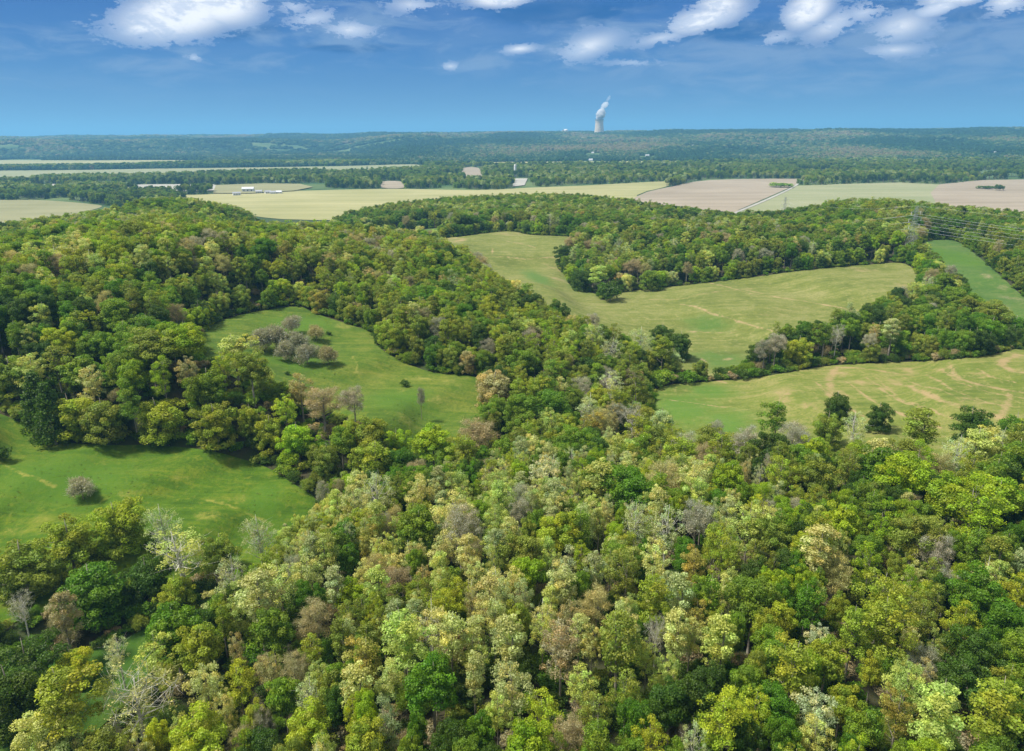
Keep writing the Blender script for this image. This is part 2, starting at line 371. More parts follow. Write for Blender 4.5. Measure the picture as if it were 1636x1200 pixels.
# ------------------------------------------------------------------ fields
CUT = []      # world polygons kept clear of trees
def sheet(name, px, mat, label, spacing, off=.3, plane=None, lines=(), spots=(), lush=(), cut=True, sub=5):
    P = catmull(px, sub) if sub else np.array(px, float)
    wp = to_world(P, plane)
    keep = [0]
    for i in range(1, len(wp)):
        if np.linalg.norm(wp[i]-wp[keep[-1]]) > spacing*.35: keep.append(i)
    wp = wp[keep]
    if cut: CUT.append(wp)
    lo, hi = wp.min(0), wp.max(0)
    X_, Y_ = np.meshgrid(np.arange(lo[0], hi[0], spacing), np.arange(lo[1], hi[1], spacing))
    q = np.stack([X_.ravel(), Y_.ravel()], 1) + rng.uniform(-.25, .25, (X_.size, 2))*spacing
    q = q[inside(q[:, 0], q[:, 1], wp)]
    allp = np.vstack([wp, q]); n = len(wp)
    c = allp.mean(0)
    r = delaunay_2d_cdt([Vector(p-c) for p in allp], [(i, (i+1) % n) for i in range(n)], [], 1, 1e-4)
    v2 = np.array([(p[0], p[1]) for p in r[0]])+c
    f = [t for t in r[2] if len(t) == 3]
    cen = np.array([v2[list(t)].mean(0) for t in f]); ok = inside(cen[:, 0], cen[:, 1], wp)
    f = [t for t, k in zip(f, ok) if k]
    z = terrain(v2[:, 0], v2[:, 1])+off
    b = np.zeros(len(v2)); l = np.zeros(len(v2))
    for pts, w in lines:
        s = to_world(pts, plane)
        for a_, b_ in zip(s[:-1], s[1:]):
            ab = b_-a_; t = np.clip(((v2-a_)@ab)/(ab@ab+1e-9), 0, 1); d = np.linalg.norm(v2-(a_+t[:, None]*ab), axis=1)
            b = np.maximum(b, .8*np.clip(1.3-d/max(w, spacing*.75), 0, 1))
    for (arr, dst) in ((spots, 'b'), (lush, 'l')):
        for u, v, rx, ry in arr:
            e = to_world([(u, v), (u+rx, v), (u, v-ry)], plane); c_ = e[0]
            ax = np.linalg.norm(e[1]-c_)+1e-6; ay = np.linalg.norm(e[2]-c_)+1e-6
            dx = (e[1]-c_)/ax; dy = np.array([-dx[1], dx[0]])
            d = np.hypot(((v2-c_)@dx)/ax, ((v2-c_)@dy)/ay); k = np.clip(1.3-d, 0, 1)
            if dst == 'b': b = np.maximum(b, np.clip(k*1.1, 0, 1)*.55)
            else: l = np.maximum(l, k)
    o = mk(name, np.column_stack([v2, z]), np.array(f), mat, smooth=True, attrs={'bare': ('FLOAT', b), 'lush': ('FLOAT', l)})
    tag(o, label, kind='structure'); return o

GREEN = meadow_mat('meadow_grass', ((0.0294, 0.0720, 0.0031), (0.0620, 0.1201, 0.0050), (0.1304, 0.1561, 0.0124)), bare=(.2113, .2051, .0373), streak=8)
GREEN2 = meadow_mat('pasture_grass', ((0.0359, 0.0751, 0.0062), (0.0717, 0.1201, 0.0093), (0.1369, 0.1561, 0.0218)), bare=(.2238, .2113, .0497), streak=-25)
HAY = meadow_mat('hay_grass', ((0.0813, 0.1063, 0.0192), (0.1376, 0.1564, 0.0351), (0.2189, 0.2065, 0.0766)), bare=(.3064, .2171, .1213), lush=(.0511, .1213, .0192), streak=-14)
HAY2 = meadow_mat('mown_grass', ((0.0770, 0.1092, 0.0164), (0.1348, 0.1605, 0.0295), (0.2312, 0.2055, 0.0721)), bare=(.3014, .2097, .1114), lush=(.0557, .1376, .0144), streak=-22)
STRIP = meadow_mat('strip_grass', ((0.0396, 0.0912, 0.0158), (0.0661, 0.1217, 0.0221), (0.1124, 0.1461, 0.0378)), bare=(.2646, .2079, .1260), streak=30)

sheet('meadow', [(-80,645),(0,662),(60,690),(110,708),(180,712),(250,712),(330,720),(400,737),(440,755),(475,778),(505,800),(505,840),(460,880),(400,925),(330,935),(220,940),(100,970),(-80,990)],
      GREEN, 'bright green meadow on the left in front of the hillside wood', 1.2, lines=[([(0,740),(40,760),(90,780)], .5), ([(330,800),(380,815),(430,835)], .5)],
      spots=[(60,830,30,10),(25,850,30,12),(210,790,25,8),(290,765,25,6),(380,800,30,10),(330,825,40,10),(60,700,18,6),(370,735,20,6),(150,740,40,8)], lush=[(100,760,140,40),(130,785,30,12),(420,800,40,30)])
SHADEG = meadow_mat('valley_grass', ((.022, .06, .005), (.04, .09, .007), (.07, .11, .015)), bare=(.12, .11, .04), lush=(.03, .08, .006), streak=30)  # shade along the valley is put into these darker grass colours
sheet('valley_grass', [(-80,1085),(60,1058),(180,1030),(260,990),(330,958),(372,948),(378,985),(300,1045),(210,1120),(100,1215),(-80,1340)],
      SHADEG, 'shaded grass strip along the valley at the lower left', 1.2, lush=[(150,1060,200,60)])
sheet('pasture', [(326,530),(370,508),(430,495),(480,491),(505,502),(560,520),(592,532),(605,555),(640,577),(690,595),(755,602),(778,620),(778,660),(758,700),(725,735),(690,748),(660,738),(625,708),(560,676),(500,650),(430,626),(370,602),(325,575)],
      GREEN2, 'green pasture hollow in the middle of the left woods', 1.3, lines=[([(562,570),(572,585),(568,596)], .7), ([(645,608),(655,603),(690,607)], .8)],
      spots=[(660,605,25,5),(590,600,30,8),(720,612,28,10),(640,625,20,6),(646,670,14,12),(545,520,18,8),(700,640,30,10),(620,570,16,8)], lush=[(480,520,80,20),(470,580,60,20),(640,640,60,20)])
sheet('hay_field', [(690,386),(740,378),(810,370),(850,376),(915,380),(905,395),(890,425),(903,440),(915,460),(950,470),(965,480),(1000,467),(1100,456),(1200,444),(1300,431),(1380,424),(1440,421),(1464,436),(1472,458),(1448,476),(1400,503),(1330,538),(1240,562),(1190,583),(1140,606),(1118,604),(1060,590),(1000,575),(900,520),(800,466),(720,412)],
      HAY, 'yellow green hay field in the middle distance', 2.0, off=.35,
      lines=[([(1086,487),(1136,502),(1187,516),(1240,530)], 1.3), ([(1186,463),(1250,477)], 1.0), ([(806,385),(832,390),(855,396)], 1.6), ([(787,398),(787,410)], 1.6), ([(789,410),(842,415),(896,410)], 1.2),
             ([(1080,440),(1200,470),(1330,490),(1400,500)], .6), ([(1120,605),(1128,590),(1122,575)], 1.8), ([(1015,478),(1100,476),(1200,462)], .7), ([(1100,530),(1200,528)], .7)],
      spots=[(890,430,14,12),(895,448,10,10),(1380,432,30,6),(1420,482,22,9),(1448,460,16,12),(1220,503,10,4),(1128,580,9,12),(815,375,30,4),(1160,575,18,6),(730,384,30,5)],
      lush=[(925,455,26,16),(1150,575,60,18),(860,445,20,18),(915,435,18,14),(1130,520,50,18)])
sheet('mown_field', [(1042,640),(1062,618),(1130,611),(1230,601),(1330,585),(1500,577),(1580,568),(1720,552),(1760,640),(1720,740),(1500,757),(1300,752),(1180,742),(1090,735),(1045,700)],
      HAY2, 'mown field with curving tan terrace lines on the right', 1.3, off=.35,
      lines=[([(1335,588),(1326,608),(1326,632)], 3.02), ([(1516,581),(1523,598),(1536,608),(1573,618),(1610,625),(1660,632)], 2.01), ([(1452,618),(1473,628),(1506,643),(1540,653),(1573,660),(1600,668)], 2.52),
             ([(1596,670),(1610,648),(1613,630)], 2.27), ([(1627,568),(1604,576),(1600,584),(1617,595),(1660,600)], 3.02), ([(1130,578),(1125,595),(1140,608),(1160,613)], 1.76),
             ([(1370,625),(1400,645),(1440,662)], 1.01), ([(1335,588),(1380,590),(1450,600)], 1.51), ([(1400,605),(1440,640),(1500,662)], 0.88), ([(1070,640),(1160,652)], 0.63), ([(1480,600),(1520,625),(1580,645),(1640,655)], 1.01), ([(1440,600),(1470,618),(1530,636),(1600,650)], .7), ([(1500,590),(1530,612),(1580,628),(1650,640)], .7), ([(1380,600),(1420,632),(1480,658),(1540,676)], .6), ([(1350,610),(1390,640),(1450,668),(1500,684)], .6), ([(1560,590),(1580,603),(1620,612)], .7), ([(1300,610),(1330,640),(1390,672)], .6)],
      spots=[(1258,632,30,14),(1290,645,18,12),(1382,611,26,9),(1432,612,20,10),(1452,596,14,14),(1345,600,18,10),(1500,590,26,8),(1560,600,26,8),(1600,640,26,8),(1345,630,14,8),(1410,620,20,7),(1545,640,30,8)],
      lush=[(1090,650,70,40),(1160,680,60,30),(1130,625,50,14)])
sheet('strip_meadow', [(1475,390),(1500,384),(1530,387),(1562,410),(1602,445),(1640,478),(1720,535),(1700,590),(1640,548),(1590,520),(1550,485),(1515,448),(1485,418)],
      STRIP, 'bright green strip cleared under the power cables', 2.0, off=.35, spots=[(1600,460,16,10),(1575,440,12,5),(1620,480,20,10),(1600,490,14,10)], lush=[(1520,410,40,18)])
sheet('clearing', [(598,383),(640,373),(705,364),(708,372),(690,386),(640,396),(605,392)], STRIP, 'small dull green clearing behind the left ridge', 4, off=.2)

def crop_mat(name, a, b, sc=.004, streak=0):
    m, n = newmat(name); g = n.n('ShaderNodeNewGeometry').outputs['Position']
    mp = n.n('ShaderNodeMapping', {0: g, 2: (0, 0, rad(streak)), 3: (.0022, .03, .02)}).outputs[0]
    t = n.m('ADD', n.m('MULTIPLY', n.noise(g, sc, 6, .6), .5), n.m('MULTIPLY', n.noise(mp, 1, 6, .6), .5))
    c = n.mix(n.mapr(t, .38, .62), a, b); c = n.mix(n.mapr(n.noise(g, .15, 5), .3, .8, 0, .25), c, tuple(x*.75 for x in a))
    finish(n, c, .95); return m
STRAW = crop_mat('straw_crop', (.21, .21, .085), (.31, .29, .14), streak=4)
PLOUGH = crop_mat('ploughed_soil', (.21, .175, .125), (.29, .245, .185), streak=-6)
PALEG = crop_mat('young_crop', (.175, .195, .095), (.245, .245, .14))
TANG = crop_mat('stubble', (.17, .17, .08), (.235, .225, .12))
GRAV = crop_mat('gravel', (.26, .25, .22), (.35, .34, .30), .02)
_fo = [0]
def flood(name, px, mat, label, sp=40, off=.45, plane=5, sub=3, cut=True):
    _fo[0] += 1; off = off+.09*_fo[0]
    return sheet(name, px, mat, label, sp, off, plane=plane, sub=sub, cut=cut)
flood('straw_field', [(270,314),(330,311),(370,307),(420,305),(480,305),(560,303),(640,302),(760,304),(850,300),(930,297),(1062,290),(1066,298),(1018,312),(1000,345),(800,350),(500,352),(400,345),(330,332)], STRAW, 'pale straw coloured field beyond the wooded ridge', 30)
flood('ploughed_field', [(1070,299),(1135,288),(1275,286),(1278,291),(1262,300),(1180,336),(1150,350),(990,350),(1018,314)], PLOUGH, 'pinkish brown ploughed field left of the dirt road', 30)
flood('crop_field', [(1283,297),(1500,295),(1500,342),(1300,350),(1150,352),(1186,337),(1268,301)], PALEG, 'pale green crop field right of the dirt road', 30)
flood('bare_field', [(1501,295),(1720,292),(1760,350),(1450,352),(1501,342)], PLOUGH, 'pinkish bare field at the far right', 30)
flood('dirt_road', [(1276,290),(1279,291),(1269,300),(1228,320),(1185,338),(1150,352),(1144,352),(1181,337),(1224,319),(1265,300)], GRAV, 'pale dirt road between the ploughed and the green field', 20, .8, cut=False)
flood('far_strip_field', [(-60,257.5),(150,256.5),(310,256.5),(318,262),(200,267),(0,270),(-60,271)], STRAW, 'thin pale field in front of the far hills at left', 60)
flood('green_strip_field', [(-60,275),(130,272),(240,270),(400,268),(540,266),(662,263),(668,271),(560,276),(400,279),(200,284),(100,287),(-60,290)], PALEG, 'long pale green strip field across the far valley', 60)
flood('bright_strip_field', [(775,260),(900,258.5),(1110,258),(1112,263.5),(900,264.5),(830,266),(780,266)], STRAW, 'thin bright field line below the far hills', 60)
flood('brown_plot', [(738,270),(765,269),(768,288),(745,291)], PLOUGH, 'small brown plot among the valley trees', 40)
flood('tan_plot', [(612,291),(640,291),(645,301),(610,301)], PLOUGH, 'small tan plot at the edge of the straw field', 30, .7)
flood('gravel_lot', [(820,286),(843,286),(838,297),(819,299)], GRAV, 'white gravel lot beside the valley trees', 20, .8, sub=0)
flood('gravel_bar', [(206,297),(280,295.5),(342,296),(346,305),(280,306),(208,306)], GRAV, 'white gravel bank left of the farm yard', 20, .8)
flood('gravel_patch', [(62,296.5),(100,296),(104,306),(60,306)], GRAV, 'small white gravel patch among trees at far left', 20, .8)
flood('farm_yard', [(345,297),(420,294),(480,295),(500,300),(470,306),(400,310),(340,310)], TANG, 'greyish farm yard ground at the edge of the straw field', 20, .9, sub=0)
sheet('stubble_field', [(-60,323),(20,320),(80,321),(150,327),(160,332),(110,345),(60,360),(-60,372)], TANG, 'tan stubble field beyond the left hill', 25, .6, plane=5)

# ------------------------------------------------------------------ tree prototypes
def rdir(n, zb=0., r=rng):
    d = r.normal(size=(n, 3)); d /= np.linalg.norm(d, axis=1)[:, None]; d[:, 2] += zb
    return d/np.linalg.norm(d, axis=1)[:, None]
def quads(c, nrm, s, asp=.75):
    n = len(c); a = np.cross(nrm, rdir(n)); a /= np.linalg.norm(a, axis=1)[:, None]+1e-9; b = np.cross(nrm, a)
    s = np.reshape(s, (-1, 1))*np.ones((n, 1))
    v = np.stack([c+a*s, c+b*s*asp, c-a*s*.8, c-b*s*asp], 1).reshape(-1, 3)
    return v, np.arange(4*n).reshape(-1, 4)
def slivers(p, d, L, w):
    n = len(p); a = np.cross(d, rdir(n)); a /= np.linalg.norm(a, axis=1)[:, None]+1e-9
    L = np.reshape(L, (-1, 1))*np.ones((n, 1))
    v = np.stack([p-a*w, p+a*w, p+d*L+a*w*.4, p+d*L-a*w*.4], 1).reshape(-1, 3)
    return v, np.arange(4*n).reshape(-1, 4)
def clump_centres(k, R, H, zc, rmin, rmax, zmin=-.45, flat=0., lead=4):
    """clumps over several leaders of unequal height, so that no crown is one ball"""
    out = []; nl = lead+random.randint(-1, 1); L = []; a0 = random.uniform(0, 6.28)
    for i in range(nl):
        a = a0+i*2*pi/nl+random.uniform(-.5, .5); d = R*random.uniform(.28, .55)
        if i == 0: d *= .3
        L.append((d*cos(a), d*sin(a), zc+H*random.uniform(-.22, .10)+(H*.10 if i == 0 else 0), R*random.uniform(.42, .66), H*random.uniform(.55, .85)))
    ga = pi*(3-5**.5); tot = sum(l[3]*l[4] for l in L)
    for (x, y, z, r_, h_) in L:
        n = max(4, int(round(k*1.15*r_*h_/tot)))
        for i in range(n):
            zz = 1-(1-zmin)*(i+.5)/n; th = i*ga+random.uniform(-.5, .5); q = math.sqrt(max(0, 1-zz*zz))
            r = random.uniform(rmin, rmax)*random.choice([.7, .85, 1, 1, 1.1]); s_ = random.uniform(.74, 1.10)
            out.append((x+q*cos(th)*max(.3, r_-r*.35)*s_, y+q*sin(th)*max(.3, r_-r*.35)*s_, z+zz*(h_-r*.4)*s_, r))
    return np.array(out)
def leafy(cl, per, size, shell=.55, lvlo=.72, lvhi=1.25, up=.25, hue=.13):
    vs, fs, lvs, b = [], [], [], 0
    for c in cl:
        n = int(per*(c[3]/1.4)**2*random.uniform(.8, 1.2))
        d = rdir(n, up); rr = c[3]*(shell+(1-shell)*rng.random(n)**.6)
        lump = 1+.18*np.sin(d[:, 0]*5+c[0])*np.sin(d[:, 1]*5+c[1])
        sq = np.array([1, 1, .82])
        p = c[:3]+d*(rr*lump)[:, None]*sq
        nn = d*.9+rdir(n)*.75; nn /= np.linalg.norm(nn, axis=1)[:, None]
        v, f = quads(p, nn, size*rng.uniform(.6, 1.25, n))
        vs.append(v); fs.append(f+b); b += len(v)
        k = random.uniform(.80, 1.2)*rng.uniform(lvlo, lvhi, n); h = random.uniform(-hue, hue)
        col = np.stack([k*(1+h), k, k*(1-h), np.ones(n)], 1); lvs.append(np.repeat(col, 4, 0))
    return np.vstack(vs), np.vstack(fs), np.vstack(lvs)
def twigs(cl, per, L, w):
    vs, fs, lvs, b = [], [], [], 0
    for c in cl:
        n = int(per*(c[3]/1.4)**2)
        d = rdir(n, .55); p = c[:3]+rdir(n)*(c[3]*rng.random(n)**.5*.8)[:, None]
        v, f = slivers(p, d, L*rng.uniform(.5, 1.2, n), w)
        vs.append(v); fs.append(f+b); b += len(v)
        k = rng.uniform(.6, 1.2, n); lvs.append(np.repeat(np.stack([k, k, k*.98, np.ones(n)], 1), 4, 0))
    return np.vstack(vs), np.vstack(fs), np.vstack(lvs)
def joinm(*ms):
    vs, fs, ls, b = [], [], [], 0
    for v, f, l in ms: vs.append(v); fs.append(f+b); ls.append(l); b += len(v)
    return np.vstack(vs), np.vstack(fs), np.vstack(ls)
def trunk_mb(cl, ztop, r0, nl, sides=6, forks=0, lean=.6, twist=.8):
    m = MB(); lx, ly = random.uniform(-lean, lean), random.uniform(-lean, lean)
    def ax(z): t = z/ztop; return np.array([lx*t*t, ly*t*t, z])
    hs = [-.8, .25, 1.5, ztop*.35, ztop*.6, ztop*.82, ztop]
    m.tube([ax(h) for h in hs], [r0*1.9, r0*1.25, r0, r0*.8, r0*.55, r0*.3, r0*.08], sides+1)
    idx = list(range(len(cl))); random.shuffle(idx)
    for i in idx[:nl]:
        c = cl[i][:3]; z0 = max(ztop*.28, min(ztop*.8, c[2]-random.uniform(2.0, 5.0)*.9)); a = ax(z0)
        mid = a*.5+c*.5+np.array([random.uniform(-1, 1)*twist*.5, random.uniform(-1, 1)*twist*.5, random.uniform(-.9, .1)*twist])
        rr = r0*.36*(1-z0/ztop*.5)
        m.tube([a, a*.75+mid*.25+np.array([0, 0, .1]), mid, c], [rr, rr*.8, rr*.55, rr*.14], sides-1)
        for k in range(forks):
            t = random.uniform(.35, .95); s = mid*(1-t)+c*t if t > .5 else a*(1-t*2)+mid*t*2 if False else mid*(1-t)+c*t
            e = s+rdir(1, .5)[0]*random.uniform(1.0, 2.6)
            m.tube([s, (s+e)/2+rdir(1)[0]*.2, e], [rr*.32, rr*.2, rr*.06], 4)
    return m
PROTO = {}   # name -> dict(crown mesh, trunk mesh, R nominal, hc crown centre, H)
def proto(name, crown, tmb, tm, R, hc, H, kind):
    me = mk(name+'_tmp', crown[0], crown[1], FOL, attrs={'lv': ('FLOAT_COLOR', crown[2])})
    tr = tmb.build(name+'_tmp2', tm, smooth=True)
    cm, tmh = me.data, tr.data; cm.name = name+'_crown'; tmh.name = name+'_trunk'
    bpy.data.objects.remove(me); bpy.data.objects.remove(tr)
    PROTO[name] = dict(c=cm, t=tmh, R=R, hc=hc, H=H, kind=kind, inst=None)
for k in range(4):      # dense leafy crowns
    cl = clump_centres(38, 4.9, 6.2+.4*k, 12.0, .9, 1.7, -.7)
    inner = clump_centres(8, 3.0, 3.6, 11.5, 1.6, 2.1, -.8)
    proto('dense%d' % k, leafy(np.vstack([cl, inner]), 400, .19), trunk_mb(cl, 16, .27, 9), BARK, 4.7, 12.2, 18, 'broadleaf_tree')
for k in range(5):      # airy cauliflower crowns
    cl = clump_centres(50+3*k, 4.2, 6.6+.5*k, 12.0, .5, 1.25, -.8)
    cl = cl[rng.random(len(cl)) > .10]
    proto('airy%d' % k, leafy(cl, 270, .155, .35, .65, 1.3), trunk_mb(cl, 16.5, .22, 22, forks=1), BARK, 4.5, 12.4, 18, 'broadleaf_tree')
for k in range(2):      # narrow tall
    cl = clump_centres(36, 3.3, 7.2, 11.6, .6, 1.25, -.85, lead=3)
    proto('tall%d' % k, leafy(cl, 300, .17, .45), trunk_mb(cl, 17.5, .22, 12), BARK, 3.2, 11.8, 19, 'broadleaf_tree')
for k in range(4):      # edge-grown crowns leafy down to the ground
    cl = clump_centres(56, 5.6, 6.4, 6.9, .8, 1.6, -.9, lead=5)
    cl = np.vstack([cl, [(random.uniform(3, 4.4)*cos(a), random.uniform(3, 4.4)*sin(a), random.uniform(.9, 2.8), random.uniform(1, 1.5)) for a in np.arange(0, 6.28, .45)]])
    inner = clump_centres(8, 3.0, 4.0, 7.0, 1.6, 2.1, -.9)
    proto('open%d' % k, leafy(np.vstack([cl, inner]), 320, .19), trunk_mb(cl, 13, .34, 14), BARK, 5.4, 6.9, 14.0, 'broadleaf_tree')
for k in range(2):      # budding twiggy crowns
    cl = clump_centres(40, 4.5, 6.0, 11.4, .8, 1.5, -.7)
    proto('twiggy%d' % k, joinm(twigs(cl, 170, 1.0, .022), leafy(cl, 130, .12, .3, .8, 1.5)), trunk_mb(cl, 15.5, .24, 26, forks=3), BARK, 4.5, 11.8, 17.5, 'broadleaf_tree')
for k in range(2):      # pale barked, thin pale leaves
    cl = clump_centres(52, 4.0, 6.8, 11.8, .5, 1.0, -.75)
    proto('syc%d' % k, leafy(cl, 190, .13, .2, .8, 1.3), trunk_mb(cl, 17.5, .26, 36, forks=3, twist=1.3), BARKP, 4.0, 12.0, 19, 'sycamore_tree')
cl = clump_centres(44, 4.6, 6.4, 12.0, .5, 1.0, -.4)
proto('bare0', joinm(twigs(cl, 80, .9, .012), leafy(cl, 70, .11, .2)), trunk_mb(cl, 15, .22, 40, forks=4, twist=1.8), BARKP, 4.6, 12.0, 18, 'bare_tree')
cl = []
for i in range(46):
    t = (i+.5)/46; z = 1.0+t*9.2; r = 2.5*(1-t**1.6)+.25; th = i*2.4; cl.append((r*.75*cos(th), r*.75*sin(th), z, .7+.5*(1-t)))
cl = np.array(cl)
proto('cedar0', leafy(cl, 240, .2, .4, .7, 1.2, .35, .03), trunk_mb(cl, 9.6, .16, 5), BARK, 2.7, 5.2, 10.5, 'cedar_tree')
cl = clump_centres(24, 2.2, 2.3, 2.2, .55, .95, -.7)
proto('shrub0', joinm(twigs(cl, 300, .6, .02), leafy(cl, 150, .12, .3)), trunk_mb(cl, 2.6, .06, 16, 4, 1), BARK, 2.2, 1.7, 3.4, 'shrub')
cl = clump_centres(22, 2.3, 1.8, 1.7, .6, .95, -.6)
proto('bush0', leafy(cl, 260, .17), trunk_mb(cl, 2.6, .07, 8, 4), BARK, 2.3, 1.7, 3.4, 'shrub')
PN = list(PROTO)

TINT = {'cream': ((0.53, 0.53, 0.19), 'cream'), 'pale': ((0.44, 0.5, 0.12), 'pale green'), 'sage': ((0.4, 0.45, 0.2), 'silvery green'), 'white': ((0.56, 0.58, 0.33), 'whitish'),
        'lime': ((0.28, 0.39, 0.014), 'bright lime'), 'yellow': ((0.36, 0.41, 0.025), 'bright yellow green'), 'green': ((0.18, 0.28, 0.018), 'mid green'),
        'vivid': ((0.11, 0.225, 0.008), 'vivid green'), 'dark': ((0.07, 0.13, 0.01), 'dark green'), 'olive': ((0.235, 0.285, 0.035), 'olive'), 'oyel': ((0.295, 0.35, 0.028), 'yellowish olive'),
        'brown': ((0.37, 0.31, 0.17), 'brown budding'), 'grey': ((0.36, 0.34, 0.26), 'grey twiggy'), 'tan': ((0.44, 0.38, 0.16), 'tan'), 'orange': ((0.37, 0.32, 0.06), 'orange yellow')}
STYLE = {'cream': ['airy0', 'airy1', 'airy2', 'airy3', 'tall0', 'tall1', 'syc0'], 'pale': ['airy1', 'airy2', 'airy3', 'airy4', 'tall1', 'tall0'], 'sage': ['airy0', 'airy4', 'syc1', 'tall1'], 'white': ['airy3', 'airy0'],
         'lime': ['dense0', 'dense1', 'airy4', 'dense2'], 'yellow': ['airy0', 'airy3', 'dense3'], 'green': ['dense0', 'dense1', 'dense2', 'dense3', 'tall0'],
         'vivid': ['dense0', 'dense2', 'dense3'], 'dark': ['dense1', 'dense3', 'dense2'], 'olive': ['airy1', 'airy4', 'dense1', 'tall1', 'dense3'], 'oyel': ['airy2', 'airy1', 'dense0', 'tall0'],
         'brown': ['twiggy0', 'twiggy1'], 'grey': ['twiggy1', 'twiggy0'], 'tan': ['airy1', 'twiggy0', 'airy3'], 'orange': ['airy2', 'tall0']}

